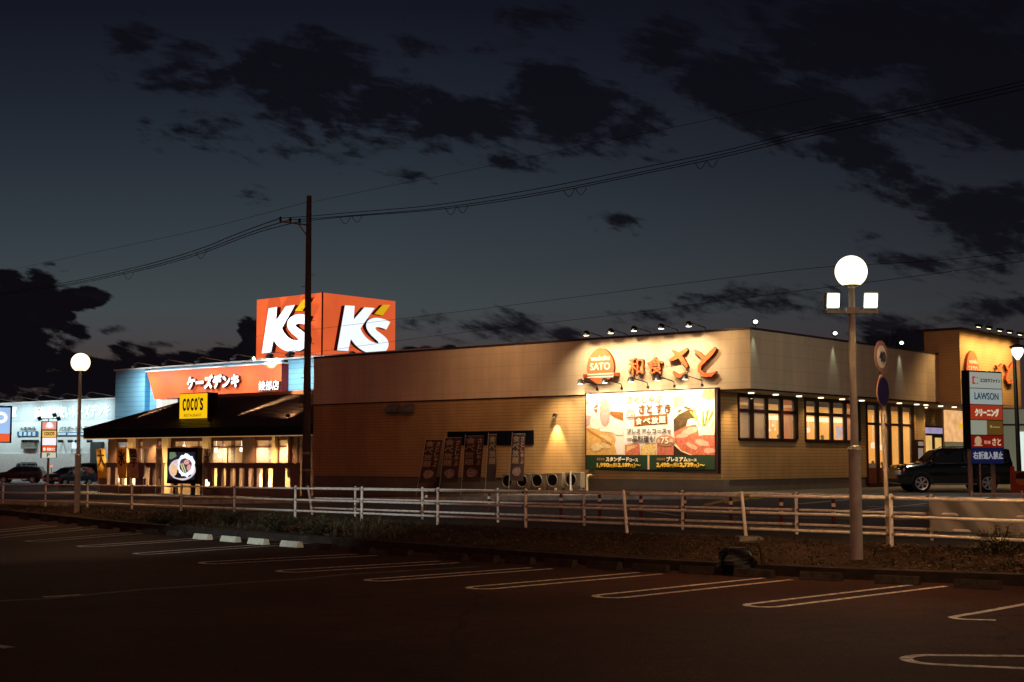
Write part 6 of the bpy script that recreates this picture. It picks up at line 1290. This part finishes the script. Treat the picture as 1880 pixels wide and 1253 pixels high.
# ============================================================ VEHICLES
def make_car(prof, belt, L_, Wd, wheels, r_w, label, body_m, kind='car', glass=None, rim_n=6, sill=.35):
    """prof: roof/bonnet outline (x, z) front to rear; belt: (x, z) shoulder line; local x from 0 (front) to L"""
    t = thing('parked_' + kind, label, 'suv' if kind == 'suv' else 'car'); hw = Wd / 2
    def interp(p, x):
        for (xa, za), (xb, zb) in zip(p, p[1:]):
            if xa <= x <= xb: return za + (zb - za) * (x - xa) / (xb - xa + 1e-9)
        return p[0][1] if x < p[0][0] else p[-1][1]
    xs = sorted(set([p[0] for p in prof] + [p[0] for p in belt] + [L_ * k / 40 for k in range(41)]))
    mb = MB(); ring = []
    for x in xs:
        e = min(x, L_ - x); rnd = 1 - .16 * max(0, 1 - e / .35) ** 2; w = hw * rnd; zt = interp(prof, x); zb = min(interp(belt, x), zt - .002)
        dz = max(0, zt - zb); ins = .22 * min(1, dz / .5)
        bot = sill + .06 * max(0, 1 - e / .3)
        for (wx, wr) in wheels: pass
        pts = [(-w * .96, bot), (-w, bot + .12), (-w * 1.0, zb - .14), (-w * .97, zb), (-w * .97 + ins * .9, zb + dz * .88), (-w * .80 + ins * .8, zt), (0, zt + .02)]
        pts = pts + [(-a, b) for a, b in pts[::-1][1:]]
        ring.append(len(pts)); mb.v += [Vector((x, y, z)) for y, z in pts]
    n = ring[0]
    for i in range(len(xs) - 1):
        for k in range(n - 1): mb.f.append([i * n + k, i * n + k + 1, (i + 1) * n + k + 1, (i + 1) * n + k][::-1]); mb.m.append(0)
        mb.f.append([i * n + n - 1, i * n, (i + 1) * n, (i + 1) * n + n - 1][::-1]); mb.m.append(0)
    mb.f.append(list(range(n))); mb.m.append(0); mb.f.append([(len(xs) - 1) * n + k for k in range(n)][::-1]); mb.m.append(0)
    obj('body', mb, body_m, t, smooth=True)
    gm = glass or mat('car_glass', (.012, .012, .014), .05, var=0, spec=.8)
    # side windows, screens
    cab = [x for x, z in prof if z > max(z for _, z in prof) - .12]; x0, x1 = min(cab), max(cab); zr = max(z for _, z in prof)
    wst = next((xa + (xb - xa) * .5) for (xa, za), (xb, zb) in zip(prof, prof[1:]) if zb - za > .3)
    for s in (-1, 1):
        m_ = 3
        segs = [(x0 - .35, x0 + (x1 - x0) * .33 - .04), (x0 + (x1 - x0) * .33 + .04, x0 + (x1 - x0) * .68 - .04), (x0 + (x1 - x0) * .68 + .04, x1 - .02)]
        for i, (a, b) in enumerate(segs):
            def yy(z, x): zb = interp(belt, x); zt = interp(prof, x); dz = max(.01, zt - zb); ins = .22 * min(1, dz / .5); return s * (hw * .97 - ins * .9 * (z - zb) / (dz * .88) + .006)
            za, zb = interp(belt, a) + .05, interp(belt, b) + .05; zt = zr - .14
            at = a + (.42 if i == 0 else 0); bt = b - (.12 if i == 2 else 0)
            mb = MB(); mb.quad((a, yy(za, a), za), (b, yy(zb, b), zb), (bt, yy(zt, bt), zt), (at, yy(zt, at), zt)); obj('side_window', mb, gm, t)
        mb = MB(); mb.box(x0 - .42, x0 - .25, s * (hw + .0), s * (hw + .2), interp(belt, x0) + .0, interp(belt, x0) + .17); obj('door_mirror', mb, body_m, t, bevel=.03)
        mb = MB(); mb.box(wheels[0][0] + r_w + .1, wheels[1][0] - r_w - .1, s * hw * .98, s * (hw + .03), sill - .02, sill + .05); obj('sill_trim', mb, mat('chrome', (.6, .6, .6), .25, metal=1, var=0), t)
        for i, dx in enumerate((.36, .66)): mb = MB(); xx = x0 + (x1 - x0) * (dx - .06); zz_ = interp(belt, xx) - .13; mb.box(xx, xx + .16, s * hw * .99, s * (hw + .035), zz_, zz_ + .03); obj('door_handle', mb, mat('chrome', None), t)
    zf = interp(prof, wst)
    for (xa, za), (xb, zb) in zip(prof, prof[1:]):
        if abs(zb - za) > .3 and za > .8 * belt[0][1]:
            w = hw * .72; mb = MB(); nrm = Vector((-(zb - za), 0, xb - xa)).normalized() * .012
            mb.quad(Vector((xa + (xb - xa) * .08, -w, za + (zb - za) * .08)) + nrm + Vector((0, 0, .02)), Vector((xa + (xb - xa) * .08, w, za + (zb - za) * .08)) + nrm + Vector((0, 0, .02)), Vector((xa + (xb - xa) * .9, w * .9, za + (zb - za) * .9)) + nrm + Vector((0, 0, .02)), Vector((xa + (xb - xa) * .9, -w * .9, za + (zb - za) * .9)) + nrm + Vector((0, 0, .02)))
            obj('windscreen' if xa < L_ / 2 else 'rear_window', mb, gm, t)
    for i, (wx, _) in enumerate(wheels):
        for s in (-1, 1):
            f = lambda x, y, z, wx=wx, s=s: Vector((wx + x, s * (hw - .13 + z), r_w + y))
            mb = MB(); mb.lathe([(r_w * .66, .16), (r_w * .9, .16), (r_w, .12), (r_w, -.1), (r_w * .6, -.1)], 28, f); mb.lathe([(r_w * 1.13, .12), (r_w * 1.13, -.05)], 28, f) if False else None; wl = obj('wheel', mb, paint('tyre', (9, 9, 10), .9, .1), t)
            mb = MB(); mb.lathe([(.001, .08), (r_w * .66, .07), (r_w * .66, .12)], 28, f); obj('wheel_well', mb, paint('well_black', (5, 5, 6), .9, 0), wl)
            mb = MB(); mb.lathe([(r_w * .60, .155), (r_w * .68, .165), (r_w * .68, .12)], 28, f); mb.lathe([(.001, .165), (r_w * .15, .16), (r_w * .15, .1)], 14, f)
            for k in range(rim_n * 2):
                a = math.pi * k / rim_n + (.12 if k % 2 else -.12); c_, s_ = math.cos(a), math.sin(a); w_ = r_w * .045
                mb.prism([(r_w * .1 * c_ - w_ * s_, r_w * .1 * s_ + w_ * c_), (r_w * .64 * c_ - w_ * s_, r_w * .64 * s_ + w_ * c_), (r_w * .64 * c_ + w_ * s_, r_w * .64 * s_ - w_ * c_), (r_w * .1 * c_ + w_ * s_, r_w * .1 * s_ - w_ * c_)], .12, .158, f)
            obj('rim', mb, mat('alloy', (.7, .68, .62), .3, metal=.8, var=0), wl)
            mb = MB(); 
            for k in range(15):
                a0_, a1_ = math.pi * k / 14 * 1.0, math.pi * (k + 1) / 14
                if k < 14: mb.add([f(r_w * 1.08 * math.cos(q), r_w * 1.08 * math.sin(q), zz_) if rr_ == 0 else f(r_w * 1.2 * math.cos(q), r_w * 1.2 * math.sin(q), zz_) for q, rr_, zz_ in ((a0_, 0, .14), (a1_, 0, .14), (a1_, 1, .145), (a0_, 1, .145))], [(0, 1, 2, 3)])
            obj('wheel_arch', mb, mat('arch', (.02, .02, .02), .5, var=0), t)
    for s in (-1, 1):
        zb = interp(belt, 0.1); mb = MB(); mb.box(-.012, .3, s * (hw - .42), s * (hw - .06), zb - .26, zb - .06); obj('headlight', mb, mat('headlamp', (.5, .5, .48), .12, var=0, spec=1), t, bevel=.03)
        mb = MB(); mb.box(L_ - .2, L_ + .008, s * (hw - .22), s * (hw - .04), zb - .28, zb + .1); obj('tail_light', mb, mat('tail_red', (.3, .01, .01), .2, var=0), t)
    mb = MB(); mb.box(-.02, .05, -.35, .35, interp(belt, 0) - .3, interp(belt, 0) - .1); obj('grille', mb, mat('chrome', None), t)
    return t
SUVP = [(0, .72), (.04, 1.04), (.2, 1.16), (1.22, 1.26), (1.80, 1.80), (2.1, 1.87), (4.2, 1.88), (4.78, 1.84), (4.90, 1.3), (4.92, .6)]
SUVB = [(0, .98), (.3, 1.05), (1.2, 1.17), (2.5, 1.2), (4.6, 1.24), (4.92, 1.18)]
M_BLK = mat('black_car_paint', (.004, .004, .005), .1, var=0, coat=1, spec=.6); M_CGR = mat('dark_grey_car_paint', (.012, .011, .012), .5, var=0, coat=.0); M_CSL = mat('silver_car_paint', (.035, .034, .036), .4, var=0)
suv = make_car(SUVP, SUVB, 4.92, 1.9, [(.98, 0), (3.80, 0)], .40, 'black glossy SUV parked before the restaurant entrance, behind the tenant sign', M_BLK, 'suv', rim_n=6)
p = GZ(1678, 905); yc = p.y + .9; x_ = G(1650, 905, p.z).x
suv.location = (DY(1678, 886, p.y).x - .66, p.y + .95, zg(p.x, p.y) + .0)
mb = MB()
for s in (-1, 1): mb = MB(); mb.tube([(2.2, s * .62, 1.9), (2.3, s * .62, 1.94), (4.2, s * .62, 1.94), (4.3, s * .62, 1.9)], .02, 6); obj('roof_rail', mb, mat('chrome', None), suv)
CP = [(0, .55), (.08, .8), (.35, .92), (1.0, 1.02), (1.7, 1.42), (2.1, 1.5), (3.2, 1.5), (3.75, 1.42), (4.05, .95), (4.1, .5)]
CBp = [(0, .74), (.4, .84), (1.2, .94), (3.8, 1.0), (4.1, .9)]
VP = [(0, .6), (.06, .9), (.3, 1.02), (.75, 1.12), (1.35, 1.68), (1.8, 1.78), (4.0, 1.8), (4.35, 1.72), (4.55, 1.0), (4.6, .5)]
VB = [(0, .82), (.4, .98), (1.2, 1.05), (4.4, 1.1), (4.6, 1.0)]
lot = [('car', CP, CBp, 4.1, 1.68, [(.78, 0), (3.25, 0)], .3, M_CGR, (38, 887), R(4), 'low dark grey car at the left edge below the blue and orange pole sign'),
       ('van', VP, VB, 4.6, 1.72, [(.85, 0), (3.6, 0)], .33, M_CGR, (74, 884), R(188), 'black van behind the tenant pole sign with its roof above the other cars'),
       ('car', CP, CBp, 4.1, 1.68, [(.78, 0), (3.25, 0)], .3, M_CSL, (128, 893), R(60), 'small silver grey car seen from its front between tenant sign and globe lamp'),
       ('van', VP, VB, 4.6, 1.72, [(.85, 0), (3.6, 0)], .33, M_CGR, (166, 892), R(20), 'black van between the globe lamp and the yellow flags')]
for i, (k, pr, bl, L_, W_2, wh, rw, m_, (px, py), rz, lb) in enumerate(lot):
    c = make_car(pr, bl, L_, W_2, wh, rw, lb, m_, k); g_ = GZ(px, py); ct = Matrix.Rotation(rz, 3, 'Z') @ Vector((L_ / 2, 0, 0)); c.location = (g_.x - ct.x, g_.y - ct.y, g_.z); c.rotation_euler = (0, 0, rz); c['category'] = k
g_ = GZ(95, 893); p = DY(94.5, 856.5, g_.y - 6)
t = thing('brake_lamp', 'small glowing red lamp among the parked cars right of the tenant pole', 'lamp', p); mb = MB(); mb.lathe([(.001, 0), (.07, .0), (.07, .04), (.001, .05)], 10, lambda x, y, z: p + Vector((x, -z, y))); obj('lamp_lens', mb, glow('red_glow', (255, 120, 70), 2), t)
mb = MB(); mb.tube([p + Vector((0, .02, 0)), Vector((p.x, p.y + .02, zg(p.x, p.y)))], .02, 5); obj('stake', mb, M_BLACK, t)
for s in (-1, 1):
    mb = MB(); mb.tube([(1.45, s * .945, 1.235), (3.0, s * .948, 1.25), (4.7, s * .94, 1.28)], .012, 5); obj('belt_trim', mb, mat('chrome', None), suv)
# ============================================================ PLANTS
def leafmat(n, c): return mat(n, c, .7, var=.5, vs=14)
M_GR = [leafmat('dry_grass', (.075, .06, .03)), leafmat('green_weed', (.035, .042, .02)), leafmat('dead_leaf', (.13, .075, .04))]
r = random.Random(11)
def tuft(mb, p, n, h, spread, m):
    for _ in range(n):
        a = r.uniform(0, 6.28); d = Vector((math.cos(a), math.sin(a), 0)); b = p + d * r.uniform(0, spread * .4); hh = h * r.uniform(.5, 1.1); w = r.uniform(.004, .011); s = Vector((-d.y, d.x, 0)) * w
        m1 = b + d * spread * .25 + Z * hh * .6; m2 = b + d * spread * r.uniform(.5, 1.1) + Z * hh * r.uniform(.7, 1)
        mb.add([b - s, b + s, m1 + s * .8, m1 - s * .8, m2], [(0, 1, 2, 3), (3, 2, 4)], m)
mb = MB()
for _ in range(1900):
    x = r.uniform(-19, 7.4); ya, yb = kerbY(x) + KW, fenceY(x) + .2; dens = .5 + .5 * math.sin(x * 1.3) ; u_ = r.random() ** .8; y = ya + (yb - ya) * (1 - u_ * .9)
    hgt = r.uniform(.05, .17) * (1.7 if -9 < x < -2 else .8); tuft(mb, Vector((x, y, bankz(x, y) - .02)), r.randint(4, 11), hgt, r.uniform(.05, .15), r.choice((0, 0, 1)))
tag(obj('grass', mb, M_GR, origin=(0, 0, 0)), 'sparse dry grass and weeds growing along the planting strip', 'grass', kind='stuff')
mb = MB()
for _ in range(11000):
    x = r.uniform(-10, 7.4) if r.random() < .5 else r.uniform(1, 7.4); ya, yb = kerbY(x) + KW, fenceY(x) + .3; y = r.uniform(ya, yb); c = Vector((x, y, bankz(x, y) + r.uniform(0, .025))); a = r.uniform(0, 6.28); s = r.uniform(.010, .036)
    e1 = Vector((math.cos(a), math.sin(a), r.uniform(-.4, .4))) * s; e2 = Vector((-math.sin(a), math.cos(a), r.uniform(-.4, .4))) * s * .6
    mb.add([c - e1, c - e2 * .8, c + e1, c + e2], [(0, 1, 2, 3)], r.choice((0, 2, 2)))
tag(obj('fallen_leaves', mb, M_GR, origin=(0, 0, 0)), 'fallen leaves and litter scattered over the soil of the planting strip', 'fallen leaves', kind='stuff')
mb = MB()
for _ in range(1500):
    x = r.uniform(-12, 7.4); ya, yb = kerbY(x) + KW, fenceY(x) + .3; y = r.uniform(ya, yb); s = r.uniform(.015, .05); c = Vector((x, y, bankz(x, y) + s * .2))
    vs = [c + Vector((dx * s * r.uniform(.7, 1.2), dy_ * s * r.uniform(.7, 1.2), dz * s * r.uniform(.5, .9))) for dx, dy_, dz in ((1, 0, 0), (-1, 0, 0), (0, 1, 0), (0, -1, 0), (0, 0, 1), (0, 0, -1))]
    mb.add(vs, [(0, 2, 4), (2, 1, 4), (1, 3, 4), (3, 0, 4), (2, 0, 5), (1, 2, 5), (3, 1, 5), (0, 3, 5)])
tag(obj('gravel', mb, mat('clod', (.075, .05, .036), .9, var=.4, vs=20), origin=(0, 0, 0)), 'clods and small stones lying on the planting strip soil', 'gravel', kind='stuff')
# bushes on the strip
def shrub(p, rx, h, n, label, leaf=.03, cat='shrub', grp=None, ms=None):
    t = thing('shrub', label, cat, p, grp); st, lf = MB(), MB()
    for _ in range(n):
        a = r.uniform(0, 6.28); q = r.random() ** .6; tip = p + Vector((math.cos(a) * rx * q, math.sin(a) * rx * q, h * (1 - .5 * q * q) * r.uniform(.6, 1.05))); mid = p + (tip - p) * .5 + Vector((0, 0, h * .12))
        st.tube([p + Vector((math.cos(a), math.sin(a), 0)) * .04, mid, tip], [.006, .004, .002], 4)
        for k in range(11):
            u_ = r.uniform(.3, 1); c = (p + (mid - p) * u_ * 2) if u_ < .5 else (mid + (tip - mid) * (u_ * 2 - 1)); c = c + Vector((r.gauss(0, .03), r.gauss(0, .03), r.gauss(0, .03))); b = r.uniform(0, 6.28); s = leaf * r.uniform(.6, 1.3)
            e1 = Vector((math.cos(b), math.sin(b), r.uniform(-.6, .8))) * s; e2 = Vector((-math.sin(b), math.cos(b), r.uniform(-.6, .6))) * s * .45
            lf.add([c - e1, c - e2, c + e1, c + e2], [(0, 1, 2, 3)], 0 if r.random() < .6 else 1)
    obj('stems', st, paint('twig', (50, 34, 24), .8), t); obj('foliage', lf, ms or [leafmat('shrub_leaf', (.07, .075, .035)), leafmat('shrub_leaf_pale', (.16, .13, .07))], t)
p = G(1838, 1040, .17); shrub(p, .55, .62, 150, 'leafy round shrub at the kerb below the grey sheet', .026)
wl_ = [(505, 975, .6, .4, 'largest weedy bush on the strip below the white lit fence rails'), (300, 962, .55, .25, 'dark weedy bush on the strip left of the pale wheel stops'), (420, 963, .5, .35, 'weedy bush covering the lower rail beside the menu screen column'), (585, 978, .45, .2, 'low weedy bush at the foot of the leaning fence post')]
for px, py, rx, h, lb in wl_: q_ = G(px, py, .2); shrub(q_, rx, h, 90, lb, .03, ms=[leafmat('weed_leaf', (.05, .055, .025)), leafmat('weed_leaf_dry', (.11, .09, .045))])
# bare tree far behind the side roof
def tree(base, h, label):
    t = thing('bare_tree', label, 'tree', base); mb = MB(); tw = MB()
    def br(p, d, l, rad, dep):
        e = p + d * l; mid = p + d * l * .5 + Vector((r.uniform(-.05, .05), 0, r.uniform(-.03, .05))) * l
        (mb if dep < 2 else tw).tube([p, mid, e], [rad, rad * .8, rad * .6], 5)
        if dep < 5:
            for _ in range(3 if dep < 3 else 2):
                nd = (d + Vector((r.uniform(-.8, .8), r.uniform(-.8, .8), r.uniform(-.25, .5)))).normalized(); br(p + d * l * r.uniform(.55, 1), nd, l * r.uniform(.55, .8), rad * .55, dep + 1)
    br(base, Vector((0, 0, 1)), h * .38, .22, 0); obj('trunk', mb, paint('bark_dark', (20, 15, 14), .9), t); obj('crown', tw, paint('bark_dark', (20, 15, 14), .9), t)
b_ = DY(1610, 640, 112); tree(Vector((b_.x, 112, 3.5)), 9.5, 'bare dark tree rising behind the side roof, right of the globe lamp')
